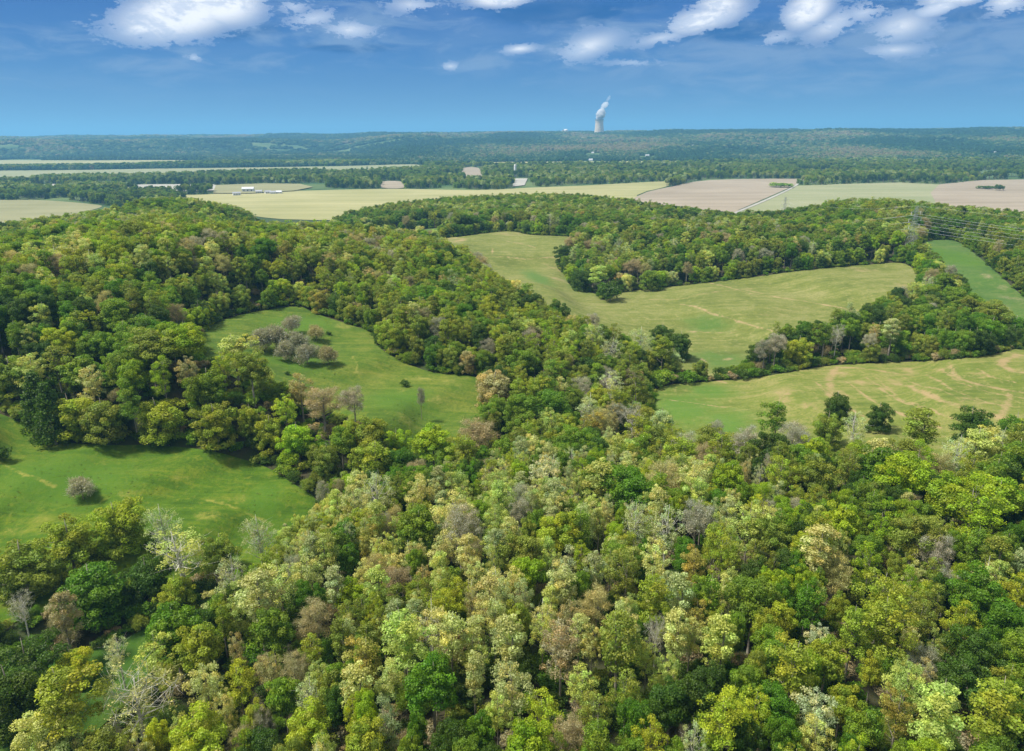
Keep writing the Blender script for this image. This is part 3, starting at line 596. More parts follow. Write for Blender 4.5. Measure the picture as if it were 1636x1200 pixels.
# ------------------------------------------------------------------ hand placed trees: crown centre u, v, crown width px, tint [, proto]
HAND = '''188 837 72 oyel open0;111 867 78 oyel open1;34 905 84 olive open0;145 941 95 vivid open1;101 985 44 brown tall1;34 968 40 grey bare0;259 837 56 sage syc0;286 885 92 pale syc1;413 854 56 sage syc0;350 885 58 olive;
235 925 66 dark dense1;282 948 52 oyel;276 1002 84 vivid dense0;447 925 66 cream;490 912 60 cream;413 961 76 cream;370 921 52 sage;434 1008 60 green;118 1062 48 yellow;101 1113 78 oyel;84 1166 72 cream;44 1066 80 dark;20 1110 84 dark;
215 1110 120 cream bare0;329 1089 60 cream;383 1092 56 yellow;249 1042 60 pale;323 1032 74 oyel;188 1042 38 sage;303 1187 74 yellow;484 1166 62 yellow;454 1116 52 green;471 1069 52 brown;538 941 44 sage;538 871 52 green dense0;504 988 60 brown;497 1042 52 oyel;
557 891 44 vivid;560 948 50 lime;668 840 72 green;735 837 70 grey;792 834 56 pale;832 817 44 grey;634 928 52 brown;708 881 56 cream;748 891 46 cream;839 918 52 lime;762 918 46 cream;839 881 64 olive;903 914 56 sage;896 844 62 yellow;926 850 50 green;
1000 921 62 olive;1047 897 64 cream;1014 837 52 sage;1064 844 62 sage;1044 955 52 oyel;839 961 42 sage;645 1020 70 pale;690 1000 66 cream;691 1089 86 vivid dense0;580 1055 38 lime;621 1089 52 cream;617 1160 46 sage;755 1015 40 cream tall0;816 1029 60 cream;
896 1032 80 brown airy1;953 965 58 tan;987 1029 72 olive;1048 1012 46 grey bare0;1081 1018 54 cream;819 1096 78 cream;795 1139 50 pale;869 1143 64 yellow;947 1139 62 olive;1000 1109 60 olive;1017 1156 48 vivid;1071 1126 62 dark;1041 1185 52 yellow;580 1183 70 oyel;
768 1170 56 vivid;665 1170 36 vivid;758 1079 46 cream;842 1190 84 lime;1348 834 62 lime;1409 844 50 lime;1197 830 72 pale;1113 827 60 grey;1153 881 64 oyel;1106 911 42 orange;1234 860 54 olive;1308 884 66 cream;1335 911 52 tan;1388 904 48 lime;
1462 850 62 olive;1499 881 54 grey;1556 813 88 lime;1251 988 52 yellow;1288 968 40 vivid tall0;1204 961 66 green;1409 948 84 oyel;1550 948 66 vivid;1540 995 50 yellow;1469 992 58 olive;1607 1002 62 vivid;1415 1002 62 oyel;1362 1008 50 oyel;1308 1022 40 white;
1153 1029 58 pale tall1;1103 1018 48 cream;1237 1035 56 green;1264 1076 66 oyel;1321 1049 62 oyel;1557 1049 64 dark;1449 1092 66 pale;1304 1133 66 white;1345 1123 52 oyel;1155 1150 84 yellow;1205 1128 62 yellow;1506 1143 66 pale;1436 1136 58 orange;1237 1126 56 vivid;
1301 1180 60 pale;1187 1182 48 dark;1600 1140 76 oyel;1382 1163 56 green;1197 1096 52 green;1136 1096 50 dark;1106 1113 60 dark;1523 1086 60 dark;1624 1049 60 green;1624 950 50 yellow;
1338 650 40 dark dense1;1405 665 36 dark;1241 668 42 green tall0;1268 699 60 grey;1143 690 40 grey;1301 722 52 lime;1153 719 66 oyel;1194 705 56 grey;1473 685 70 olive;1553 679 50 dark;1624 690 54 vivid;1557 715 60 pale;1600 705 30 white syc0;1321 685 48 olive;
1365 688 44 sage;1405 742 64 vivid;1439 759 68 lime;1106 763 58 cream;1167 763 56 lime;1247 759 60 oyel;1304 760 56 olive;1355 742 54 olive;1499 746 44 tan;1520 786 78 lime;1594 793 78 lime;1096 712 54 grey;869 752 56 white;960 769 62 pale;1007 779 78 vivid;
1064 763 62 tan;832 795 46 grey;795 773 52 pale;728 823 68 cream;668 790 54 cream;600 790 60 sage;567 806 62 cream;668 752 40 brown;772 749 34 brown;691 702 68 lime dense0;597 736 56 oyel;590 689 60 oyel;758 692 74 brown;829 682 50 green;864 692 28 olive tall1;
880 648 60 vivid;832 652 52 green;789 618 64 tan airy1;842 578 50 green;940 652 52 sage syc0;974 618 50 sage syc1;1010 665 48 grey bare0;1058 675 46 sage;970 702 32 sage;977 561 44 sage syc1;1024 541 42 sage syc0;1058 537 42 dark;1085 550 44 dark;1017 615 52 olive;
115 660 70 oyel open0;166 668 66 olive open2;255 665 72 oyel open1;345 675 62 oyel open0;400 668 40 oyel open1;60 645 44 dark cedar0;80 662 44 dark cedar0;455 650 46 yellow;430 690 50 oyel;475 705 62 lime;520 735 52 olive;545 700 46 green;290 545 64 lime;130 590 60 green;180 500 50 green;280 500 30 brown;
210 640 40 green;145 610 50 cream;515 640 66 brown twiggy0;480 620 50 tan;375 560 60 pale;355 580 40 yellow;400 590 50 olive;20 600 60 olive;50 590 56 pale;90 580 44 olive;240 555 70 olive;215 600 48 lime;260 600 40 lime;300 590 40 tan;330 620 60 green;
930 446 34 dark dense1;975 464 44 dark bush0;1040 445 40 green;960 438 36 pale;900 405 30 dark;1010 425 34 brown;130 782 40 grey shrub0;647 612 17 dark bush0;672 632 15 grey twiggy0;455 838 6 white bush0;
415 545 40 grey shrub0;440 542 46 grey shrub0;466 520 34 grey shrub0;475 550 44 grey shrub0;505 533 30 brown shrub0;455 562 36 grey shrub0;490 568 40 grey shrub0;523 570 36 brown shrub0;395 540 18 dark bush0;525 532 9 dark bush0;459 596 9 dark bush0;
1240 548 36 grey twiggy1;1222 556 30 grey twiggy0;1275 560 44 oyel;1318 535 30 green tall0;1337 535 34 grey bare0;1361 525 30 green;1400 535 40 olive;1432 545 44 green;1437 485 22 dark dense1;1470 505 46 green;1425 530 36 sage;1500 528 50 green;1530 480 44 green;1580 500 46 olive;1150 592 20 dark bush0;1165 595 20 dark bush0;1185 597 24 dark bush0;1205 594 24 vivid bush0;
1580 530 46 vivid;1550 520 40 dark;1490 470 40 green;1620 526 46 vivid;-3 722 30 dark bush0;1248 295 34 green bush0;1576 299 22 dark bush0;1597 299 12 dark bush0;1605 762 40 dark;1060 600 36 green bush0;1100 600 30 vivid bush0;592 372 26 dark dense1;575 368 22 dark dense3'''
hand = []
for s in HAND.replace('\n', '').split(';'):
    if s.strip():
        q = s.split(); hand.append((float(q[0]), float(q[1]), float(q[2]), q[3], q[4] if len(q) > 4 else None))
trees = []   # dict: x y z R proto tint hand
hu = np.array([h[0] for h in hand]); hv = np.array([h[1] for h in hand])
styles = [h[4] or random.choice(STYLE[h[3]]) for h in hand]
hcs = np.array([PROTO[s]['hc'] for s in styles])
# first pass with nominal height, second with the scaled one
def hscale(R, s):
    p = PROTO[s]; k = R/p['R']
    if p['kind'] in ('shrub', 'cedar_tree'): return k if k < 5 else k*.3
    return float(np.clip(k, .84, 1.5))*.45+.55*float(np.clip(k, .9, 1.08))
pp, tt = march(hu, hv, hcs)
for it in range(2):
    Rr = np.array([h[2] for h in hand])*.5/F0*tt*1.06
    zs = np.array([hscale(r, s) for r, s in zip(Rr, styles)])
    pp, tt = march(hu, hv, hcs*zs)
inf_ = np.zeros(len(hand), bool)
for k_ in range(9):
    o_ = np.array([cos(k_*pi/4), sin(k_*pi/4)])*(7 if k_ < 8 else 0)
    for p_ in CUT[:6]: inf_ |= inside(pp[:, 0]+o_[0], pp[:, 1]+o_[1], p_)
for i in range(len(hand)):
    if inf_[i] and PROTO[styles[i]]['kind'] == 'broadleaf_tree' and 'twiggy' not in styles[i] and 'tall' not in styles[i]: styles[i] = 'open%d' % (i % 4)
hcs = np.array([PROTO[s]['hc'] for s in styles])
for it in range(2):
    Rr = np.array([h[2] for h in hand])*.5/F0*tt*1.06
    zs = np.array([hscale(r, s) for r, s in zip(Rr, styles)])
    pp, tt = march(hu, hv, hcs*zs)
for i in range(len(hand)):
    if hv[i] < 604 and hu[i] > 1180 and PROTO[styles[i]]['kind'] != 'shrub':
        rr_ = np.hypot(pp[i, 0], pp[i, 1]); u_ = pp[i, :2]/rr_
        for st_ in range(40):
            if inside(pp[i:i+1, 0], pp[i:i+1, 1], CUT[4])[0]: pp[i, :2] += u_
for i, h in enumerate(hand):
    trees.append(dict(x=pp[i, 0], y=pp[i, 1], R=float(np.array(h[2])*.5/F0*tt[i]*1.06), s=styles[i], tint=h[3], hand=True, w=h[2]))

# ------------------------------------------------------------------ woods filled at random around them
def incut(x, y, grow=None):
    r = np.zeros(x.shape, bool)
    for p in CUT: r |= inside(x, y, p)
    return r
def jgrid(x0, x1, y0, y1, s, j=.38):
    X_, Y_ = np.meshgrid(np.arange(x0, x1, s), np.arange(y0, y1, s*.87)); X_ = X_+(np.arange(X_.shape[0]) % 2)[:, None]*s*.5
    q = np.stack([X_.ravel(), Y_.ravel()], 1); return q+rng.uniform(-j, j, q.shape)*s
hx = np.array([t['x'] for t in trees]); hy = np.array([t['y'] for t in trees]); hR = np.array([t['R'] for t in trees])
def choose(names, ws, n): ws = np.array(ws, float); return rng.choice(names, n, p=ws/ws.sum())
q1 = jgrid(-260, 330, 10, 235, 4.9); q2 = jgrid(-1250, 1250, 60, 1500, 7.6)
r2 = np.hypot(q2[:, 0], q2[:, 1])
near1 = (np.hypot(q1[:, 0], q1[:, 1]) < 225) & (q1[:, 0] > -40-.28*q1[:, 1])
q1 = q1[near1]
m2 = (np.abs(np.arctan2(q2[:, 0], q2[:, 1])) < rad(47)) & (r2 < edge_r(np.arctan2(q2[:, 0], q2[:, 1]))+45)
in1 = (r2 < 225) & (q2[:, 0] > -40-.28*q2[:, 1]); q2 = q2[m2 & ~in1]
q = np.vstack([q1, q2]); fg = np.arange(len(q)) < len(q1)
ok = ~incut(q[:, 0], q[:, 1]); 
azq = np.arctan2(q[:, 0], q[:, 1]); rq = np.hypot(q[:, 0], q[:, 1])
q = q[ok]; fg = fg[ok]
R = np.where(fg, rng.uniform(2.4, 3.9, len(q)), rng.uniform(4.2, 6.2, len(q)))
keep = np.ones(len(q), bool)
for i in range(0, len(q), 4000):
    d = np.hypot(q[i:i+4000, 0, None]-hx, q[i:i+4000, 1, None]-hy)
    keep[i:i+4000] = (d > .72*(R[i:i+4000, None]+hR)).all(1)
# stay a crown's edge outside the fields
for k in range(8):
    a = k*pi/4; keep &= ~incut(q[:, 0]+cos(a)*R*.45, q[:, 1]+sin(a)*R*.45)
edge = np.zeros(len(q), bool)
for k in range(12):
    a = k*pi/6
    for rr_ in (7, 11): edge |= incut(q[:, 0]+cos(a)*rr_, q[:, 1]+sin(a)*rr_)
q = q[keep]; R = R[keep]; fg = fg[keep]; edge = edge[keep]
zq = terrain(q[:, 0], q[:, 1]); uu, vv, aa = to_pix(np.column_stack([q, zq+13]))
tn = np.empty(len(q), object)
nmt = ['cream', 'pale', 'sage', 'lime', 'yellow', 'green', 'vivid', 'dark', 'olive', 'oyel', 'brown', 'grey', 'tan', 'orange']
PAL = {'fgL': [14, 15, 8, 8, 4, 14, 7, 7, 14, 12, 2, 3, 3, .6], 'fgR': [4, 9, 4, 14, 3, 22, 11, 11, 15, 12, 1.5, 4, 2, .8], 'hill': [4, 6, 1, 20, 3, 24, 8, 5, 16, 14, 2, 3, 2, .3],
       'ridge': [1, 3, 2, 9, 2, 13, 3, 3, 26, 30, 3, 3, 5, 1], 'far': [1, 4, 2, 6, .6, 27, 12, 12, 26, 9, 3, 3, 1, .3]}
zone = np.where(fg, np.where(uu < 1180, 'fgL', 'fgR'), np.where(aa > 560, 'far', np.where((uu > 480) & (uu < 1120), 'ridge', np.where(uu <= 480, 'hill', 'far'))))
zone = np.where((zone == 'far') & (aa < 760) & (uu < 560), 'hill', zone)
WARM = np.array([.3, -.2, -.3, -.5, .4, -.9, -1, -.8, .3, .5, .9, .7, .8, .9])
LITE = np.array([1, .8, .7, .3, .4, -.5, -.8, -1.2, -.4, 0, 0, .1, .4, 0])
na_ = fbm(q[:, 0]/45, q[:, 1]/45, 91, 3); nb_ = fbm(q[:, 0]/38, q[:, 1]/38, 95, 3)
cen_ = np.where(fg, 1.1*np.exp(-((uu-820)/330)**2-((vv-880)/200)**2)-.5*sst(1150, 1600, uu), 0)
for z_ in PAL:
    for i_ in np.where(zone == z_)[0]:
        w_ = np.array(PAL[z_])*np.exp(WARM*(na_[i_]-.5)*5+LITE*((nb_[i_]-.5)*6+cen_[i_])); tn[i_] = nmt[int(np.searchsorted(np.cumsum(w_)/w_.sum(), rng.random()))]
for i in range(len(q)):
    trees.append(dict(x=q[i, 0], y=q[i, 1], R=R[i], s=random.choice(STYLE[tn[i]]) if not edge[i] or tn[i] in ('grey', 'brown') else random.choice(['open0', 'open1', 'open2', 'open3']), tint=tn[i], hand=False, w=2*R[i]/aa[i]*F0))
g_ = jgrid(-330, 330, 30, 430, 5.2); g_ = g_[(np.abs(np.arctan2(g_[:, 0], g_[:, 1])) < rad(46)) & ~incut(g_[:, 0], g_[:, 1])]
for c in g_:
    if random.random() < .93: trees.append(dict(x=c[0], y=c[1], R=random.uniform(1.9, 3.7), s='bush0' if random.random() < .7 else 'shrub0', tint=random.choice(['dark', 'dark', 'green', 'vivid', 'olive', 'brown']), hand=False, w=.8))
# wood-edge undergrowth along the fields
for p in CUT[:6]:
    e = []
    for a, b in zip(p, np.roll(p, -1, 0)):
        L = np.linalg.norm(b-a); n = int(rng.poisson(L/2.0)); nrm = np.array([(b-a)[1], -(b-a)[0]])/(L+1e-6)
        for t in rng.random(n):
            for sgn in (1, -1):
                c = a+(b-a)*t+nrm*sgn*random.uniform(.4, 4.5)
                e.append(c)
    e = np.array(e); e = e[~incut(e[:, 0], e[:, 1])]
    for c in e:
        if random.random() < .75: trees.append(dict(x=c[0], y=c[1], R=random.uniform(1.3, 2.6), s='bush0' if random.random() < .8 else 'shrub0', tint=random.choice(['dark', 'dark', 'green', 'vivid', 'olive']), hand=False, w=1))
# valley-floor tree belts
BELTS = [([(-60,284),(210,285),(400,279),(560,276),(742,274),(746,289),(610,290),(440,294),(340,296),(210,296),(100,295),(-60,296)], 15),
         ([(-60,302),(200,302),(330,304),(330,312),(280,314),(300,330),(220,334),(150,326),(80,319),(-60,320)], 13),
         ([(-60,268),(330,262.5),(540,261),(600,262),(560,265),(400,267),(240,269),(100,271),(-60,274)], 20),
         ([(540,292),(608,291),(612,301),(560,302),(520,300)], 14), ([(646,291),(745,292),(818,289),(816,302),(760,303.5),(650,301.5)], 13),
         ([(770,273),(900,270),(1100,267),(1640,264),(1720,264),(1720,293),(1640,293),(1500,294.5),(1283,296.5),(1284,288),(1135,286),(1066,297),(930,295),(858,299),(846,286),(825,284),(772,287)], 16),
         ([(670,262),(780,264),(1100,261.5),(1720,258),(1720,264),(1100,267),(770,272),(672,271)], 30),
         ([(400,338),(470,338),(600,340),(600,345),(470,345),(400,344)], 11), ([(1066,297),(1085,291),(1100,294),(1085,300),(1068,301)], 11)]
bel = []
for px, s in BELTS:
    wp = to_world(catmull(px, 3), 5); lo, hi = wp.min(0), wp.max(0)
    g = jgrid(lo[0], hi[0], lo[1], hi[1], s); g = g[inside(g[:, 0], g[:, 1], wp)]
    g = g[~incut(g[:, 0], g[:, 1])]
    dens = fbm(g[:, 0]/160, g[:, 1]/160, 41, 3); g = g[dens > .33]
    bel.append(np.column_stack([g, np.full(len(g), s)]))
bel = np.vstack(bel)
dk = fbm(bel[:, 0]/260, bel[:, 1]/260, 51, 3)
for (x, y, s), d in zip(bel, dk):
    t = random.choice(['dark', 'green', 'dark', 'green', 'olive'] if d < .5 else ['green', 'olive', 'sage', 'green', 'oyel', 'dark'])
    trees.append(dict(x=x, y=y, R=random.uniform(5, 7.5)*(1.0 if s < 20 else 1.5), s=random.choice(['dense0', 'dense1', 'dense2', 'open0', 'open1', 'airy2']), tint=t, hand=False, w=.5))
print('trees', len(trees))

# ------------------------------------------------------------------ ranking: 300 largest in view become things
tx = np.array([t['x'] for t in trees]); ty = np.array([t['y'] for t in trees]); tz = terrain(tx, ty)
for t, z in zip(trees, tz): t['z'] = z
tu, tv, ta = to_pix(np.column_stack([tx, ty, tz+13]))
score = np.array([t['w'] for t in trees])*1.0
score[(tu < 5) | (tu > 1630) | (tv < 0) | (tv > 1185)] = -1
isw = np.array([t['hand'] for t in trees])
order = np.argsort(-np.where(isw, 1e6, score))
NREAL = 300 + sum(1 for t in trees if t['hand'] and PROTO[t['s']]['kind'] != 'broadleaf_tree')
real = [trees[i] | dict(u=tu[i], v=tv[i]) for i in order[:NREAL]]
realset = set(order[:NREAL].tolist())
rest = [trees[i] for i in range(len(trees)) if i not in realset]

def sc_of(t):
    p = PROTO[t['s']]; k = t['R']/p['R']; return k, hscale(t['R'], t['s'])
COLN = [(150, 'at the far left'), (400, 'left'), (650, 'left of centre'), (900, 'at the centre'), (1150, 'right of centre'), (1400, 'right'), (9999, 'at the far right')]
def where(u, v, fgd):
    c = [n for m, n in COLN if u < m][0]
    c = {'left': 'on the left', 'right': 'on the right'}.get(c, c)
    if v > 1125: r = 'along the bottom edge'
    elif v > 1030: r = 'just above the bottom row'
    elif v > 940: r = 'in the lower foreground wood'
    elif v > 850: r = 'in the middle foreground wood'
    elif v > 770: r = 'high in the foreground wood'
    elif v > 690: r = 'on the foreground wood crest'
    elif v > 610: r = 'by the meadows' if u < 1050 else 'before the mown field'
    elif v > 500: r = 'beside the pasture hollow' if u < 900 else 'by the hay field'
    elif v > 350: r = 'around the hay field' if u > 650 else 'on the wooded hill'
    else: r = 'far out on the valley fields'
    return r, c
CATN = {'broadleaf_tree': 'tree', 'sycamore_tree': 'tree', 'bare_tree': 'tree', 'cedar_tree': 'tree', 'shrub': 'shrub'}
KN = {'broadleaf_tree': 'tree', 'sycamore_tree': 'pale barked tree', 'bare_tree': 'bare branched tree', 'cedar_tree': 'cedar', 'shrub': 'shrub'}
NUMS = ['first', 'second', 'third', 'fourth', 'fifth', 'sixth', 'seventh', 'eighth', 'ninth']
cells = {}
for t in real:
    r, c = where(t['u'], t['v'], True); k = PROTO[t['s']]['kind']
    cells.setdefault((TINT[t['tint']][1], KN[k], r, c), []).append(t)
for (tw, kn, r, c), ts in cells.items():
    ts.sort(key=lambda t: t['u'])
    tw2 = tw
    for i, t in enumerate(ts):
        if len(ts) == 1: t['label'] = f'{tw2} {kn} {r}, {c}'
        elif len(ts) == 2: t['label'] = f'{["left", "right"][i]} of two {tw2} {kn}s {r}, {c}'
        elif i == len(ts)-1: t['label'] = f'rightmost {tw2} {kn} {r}, {c}'
        else: t['label'] = f'{NUMS[i]} {tw2} {kn} from the left {r}, {c}'
GRP = {'broadleaf_tree': 'broadleaf trees of the spring woods', 'sycamore_tree': 'pale barked trees along the valley', 'bare_tree': 'bare branched trees', 'cedar_tree': 'dark cedars at the wood edge', 'shrub': 'shrubs on the open grass'}
for t in real:
    p = PROTO[t['s']]; k, kz = sc_of(t); col = TINT[t['tint']][0]; j = random.uniform(.88, 1.12)
    col = tuple(min(.7, x*j*random.uniform(.95, 1.05)) for x in col)
    root = empty(p['kind'], (t['x'], t['y'], t['z']), random.uniform(0, 6.28)); root.scale = (k, k, kz)
    tag(root, t['label'], CATN[p['kind']], GRP[p['kind']])
    cr = bpy.data.objects.new('crown', p['c']); COL.objects.link(cr); cr.parent = root; cr['tint'] = col
    tr = bpy.data.objects.new('trunk' if p['kind'] != 'shrub' else 'stems', p['t']); COL.objects.link(tr); tr.parent = root
    if p['inst'] is None: p['inst'] = (cr, tr)
print('real', len(real), [k for k in PROTO if PROTO[k]['inst'] is None])

# ------------------------------------------------------------------ the remaining woods as one instanced object
def scatter(name, rows, protos, label, ico=None):
    """rows: x y z sx sz rot vi r g b"""
    rows = np.array(rows, float)
    o = mk(name, rows[:, :3], [], None, attrs={'vi': ('INT', rows[:, 6]), 'sc': ('FLOAT_VECTOR', rows[:, [3, 3, 4]]), 'ro': ('FLOAT_VECTOR', np.column_stack([rows[:, 5]*0, rows[:, 5]*0, rows[:, 5]])),
           'tint': ('FLOAT_COLOR', np.column_stack([rows[:, 7:10], np.ones(len(rows))]))})
    ng = bpy.data.node_groups.new(name+'_scatter', 'GeometryNodeTree')
    ng.interface.new_socket('Geometry', in_out='INPUT', socket_type='NodeSocketGeometry'); ng.interface.new_socket('Geometry', in_out='OUTPUT', socket_type='NodeSocketGeometry')
    n = NT(ng); gi = n.n('NodeGroupInput'); go = n.n('NodeGroupOutput'); jn = n.n('GeometryNodeJoinGeometry')
    def attr(a, t): return n.n('GeometryNodeInputNamedAttribute', {'Name': a}, data_type=t).outputs['Attribute']
    for i, ptn in enumerate(protos):
        if ico is None:
            j2 = n.n('GeometryNodeJoinGeometry')
            for ob in PROTO[ptn]['inst']:
                oi = n.n('GeometryNodeObjectInfo', transform_space='ORIGINAL'); oi.inputs['Object'].default_value = ob
                ng.links.new(oi.outputs['Geometry'], j2.inputs[0])
            geo = j2.outputs[0]
        else:
            ic = n.n('GeometryNodeMeshIcoSphere', {'Radius': 1.0, 'Subdivisions': 4})
            nz = n.n('ShaderNodeTexNoise', {'Scale': 1.7, 'Detail': 3, 'Roughness': .6, 'W': i*3.1}, noise_dimensions='4D')
            sub = n.n('ShaderNodeVectorMath', {0: nz.outputs['Color'], 1: (.5, .5, .5)}, operation='SUBTRACT')
            scl = n.n('ShaderNodeVectorMath', {0: sub.outputs[0], 'Scale': 1.5}, operation='SCALE')
            sp = n.n('GeometryNodeSetPosition', {'Geometry': ic.outputs['Mesh'], 'Offset': scl.outputs[0]})
            sm = n.n('GeometryNodeSetMaterial', {'Geometry': sp.outputs[0], 'Material': ico}); geo = sm.outputs[0]
        cmp = n.n('FunctionNodeCompare', data_type='INT', operation='EQUAL'); ng.links.new(attr('vi', 'INT'), cmp.inputs[2]); cmp.inputs[3].default_value = i
        iop = n.n('GeometryNodeInstanceOnPoints', {'Points': gi.outputs[0], 'Selection': cmp.outputs[0], 'Instance': geo, 'Scale': attr('sc', 'FLOAT_VECTOR')})
        ng.links.new(attr('ro', 'FLOAT_VECTOR'), iop.inputs['Rotation'])
        ng.links.new(iop.outputs[0], jn.inputs[0])
    ng.links.new(jn.outputs[0], go.inputs[0])
    md = o.modifiers.new('scatter', 'NODES'); md.node_group = ng
    tag(o, label, 'woodland', kind='stuff'); return o
PI_ = [k for k in PN if PROTO[k]['inst'] is not None]
rows = []
for t in rest:
    if t['s'] not in PI_: t['s'] = 'dense0'
    k, kz = sc_of(t); c = TINT[t['tint']][0]; j = random.uniform(.85, 1.15)
    rows.append((t['x'], t['y'], t['z'], k, kz, random.uniform(0, 6.28), PI_.index(t['s']), c[0]*j*random.uniform(.93, 1.07), c[1]*j, c[2]*j))
scatter('woodland', rows, PI_, 'spring woods filling the hills and the tree belts of the valley')

# grass tufts and weeds on the open fields
rows = []
for fi, dens, tl, sz in ((0, .22, ['green', 'olive', 'yellow', 'lime'], .13), (2, .20, ['green', 'olive', 'yellow', 'lime'], .14), (3, .035, ['oyel', 'olive', 'tan', 'green'], .17), (4, .05, ['oyel', 'olive', 'tan', 'green'], .15), (1, .12, ['green', 'lime'], .13), (5, .05, ['green', 'olive'], .2)):
    P_ = CUT[fi]; lo, hi = P_.min(0), P_.max(0); n_ = int((hi-lo).prod()*dens); g = rng.uniform(lo, hi, (n_, 2)); g = g[inside(g[:, 0], g[:, 1], P_)]
    d_ = fbm(g[:, 0]/14, g[:, 1]/9, 33, 4); g = g[d_+rng.normal(0, .06, len(g)) > .5]; z_ = terrain(g[:, 0], g[:, 1])+.2
    for (x, y), z in zip(g, z_):
        k = sz*random.uniform(.5, 1.5); c = TINT[random.choice(tl)][0]; rows.append((x, y, z, k, k*.3, random.uniform(0, 6.28), 0, c[0]*.5, c[1]*.58, c[2]))
o_ = scatter('grass_tufts', rows, ['bush0'], 'tufts and weeds growing over the open fields'); o_['label'] = 'tufts of coarse grass and weeds on the fields'
# ------------------------------------------------------------------ far wooded hills
def far_mat():
    m, n = newmat('far_foliage')
    tint = n.n('ShaderNodeAttribute', attribute_type='INSTANCER', attribute_name='tint').outputs['Color']
    g = n.n('ShaderNodeTexCoord').outputs['Object']; nz = n.noise(g, 6, 4, .7)
    finish(n, n.mix(n.mapr(nz, .35, .7), n.mix(1, tint, (.6, .6, .6), 'MULTIPLY'), n.mix(1, tint, (1.3, 1.3, 1.3), 'MULTIPLY')), .95, nz, 1, dist=.5)
    return m
HOUSES = [(876,241,12), (947,245,14), (1034,250,18), (1107,233,12), (1409,262,20), (1590,244,10), (944,257,18), (799,271,14), (640,236,8)]
hp = march([h[0] for h in HOUSES], [h[1] for h in HOUSES], 0)[0]
rows = []
for r0, r1, s in ((3300, 4300, 19), (4300, 5600, 27), (5600, 8200, 40), (8200, 13000, 75), (13000, 22000, 170)):
    w = r1*.80; g = jgrid(-w, w, r0*.6, r1, s); r = np.hypot(g[:, 0], g[:, 1]); a = np.arctan2(g[:, 0], g[:, 1])
    g = g[(r >= r0) & (r < r1) & (np.abs(a) < rad(44))]
    g = g[~incut(g[:, 0], g[:, 1])]
    clr = fbm(g[:, 0]/420, g[:, 1]/300, 61, 3); g = g[clr < .745]
    for h in hp:
        dx = g[:, 0]-h[0]; dy = g[:, 1]-h[1]; al = (dx*h[0]+dy*h[1])/np.hypot(h[0], h[1]); pe = np.abs(dx*h[1]-dy*h[0])/np.hypot(h[0], h[1])
        g = g[~((al > -260) & (al < 30) & (pe < 45))]
    z = terrain(g[:, 0], g[:, 1]); tone = (fbm(g[:, 0]/600, g[:, 1]/900, 71, 4)-.5)*1.5+.5
    big = {19: 11, 27: 15, 40: 23, 75: 42, 170: 90}[s]; hgt = {19: 11, 27: 12, 40: 13, 75: 14, 170: 15}[s]
    R = rng.uniform(.75, 1.2, len(g))*big; H = rng.uniform(.7, 1.25, len(g))*hgt
    pal = np.array([(.010, .042, .012), (.022, .062, .016), (.045, .085, .025), (.10, .13, .04), (.14, .125, .06)])
    ci = np.clip(((tone-.25)*7+rng.normal(0, .9, len(g))), 0, 4).astype(int); c = pal[ci]*rng.uniform(.8, 1.2, (len(g), 1))
    rows.append(np.column_stack([g, z+hgt*.35, R, H, rng.uniform(0, 6.28, len(g)), rng.integers(0, 4, len(g)), c]))
rows = np.vstack(rows); print('far', len(rows))
scatter('far_woodland', rows, range(4), 'far wooded hills fading into blue haze', ico=far_mat())

# ------------------------------------------------------------------ cooling tower, steam, reactor building
def polar(u, r): a = az_of(u); return r*sin(a), r*cos(a)
CONC = simple('weathered_concrete', (.60, .49, .36), .9, .12, .03)
DARKM = simple('dark_opening', (.10, .10, .10), .9)
WHITE = simple('white_paint', (.60, .60, .58), .6, .06)
METAL = simple('galvanised_steel', (.50, .52, .53), .45, .1, .8)
tx_, ty_ = polar(957, 7300); zb = float(terrain(tx_, ty_))-4; top = 247; Ht = top-zb
ct = empty('cooling_tower', (tx_, ty_, zb)); tag(ct, 'tall pale concrete cooling tower on the horizon giving off steam', 'cooling tower')
def rt_(z): t = z/Ht; return 37+12*max(0, (.78-t)/.78)**1.35 + 3*max(0, t-.78)/.22
m = MB(); prof = [(rt_(Ht*.07+Ht*.93*i/24), Ht*.07+Ht*.93*i/24) for i in range(25)]
m.lathe(prof+[(r-1.2, z) for r, z in prof[::-1]]+[prof[0]], 48); m.build('shell', CONC, ct, True)
m = MB(); m.lathe([(rt_(Ht)+.2, Ht-8), (rt_(Ht)+1.2, Ht-8), (rt_(Ht)+1.2, Ht+.6), (rt_(Ht)-1.6, Ht+.6), (rt_(Ht)-1.6, Ht-1)], 48); m.build('rim', simple('dark_rim', (.24, .22, .21)), ct)  # plain darker tone on the band around the tower top
for i in range(24):
    a = 2*pi*i/24; m = MB()
    for s in (-1, 1): m.tube([(49*cos(a), 49*sin(a), 0), (rt_(Ht*.07)*cos(a+s*.125), rt_(Ht*.07)*sin(a+s*.125), Ht*.07+.5)], [.8, .8], 6)
    m.build('support_leg', CONC, ct)
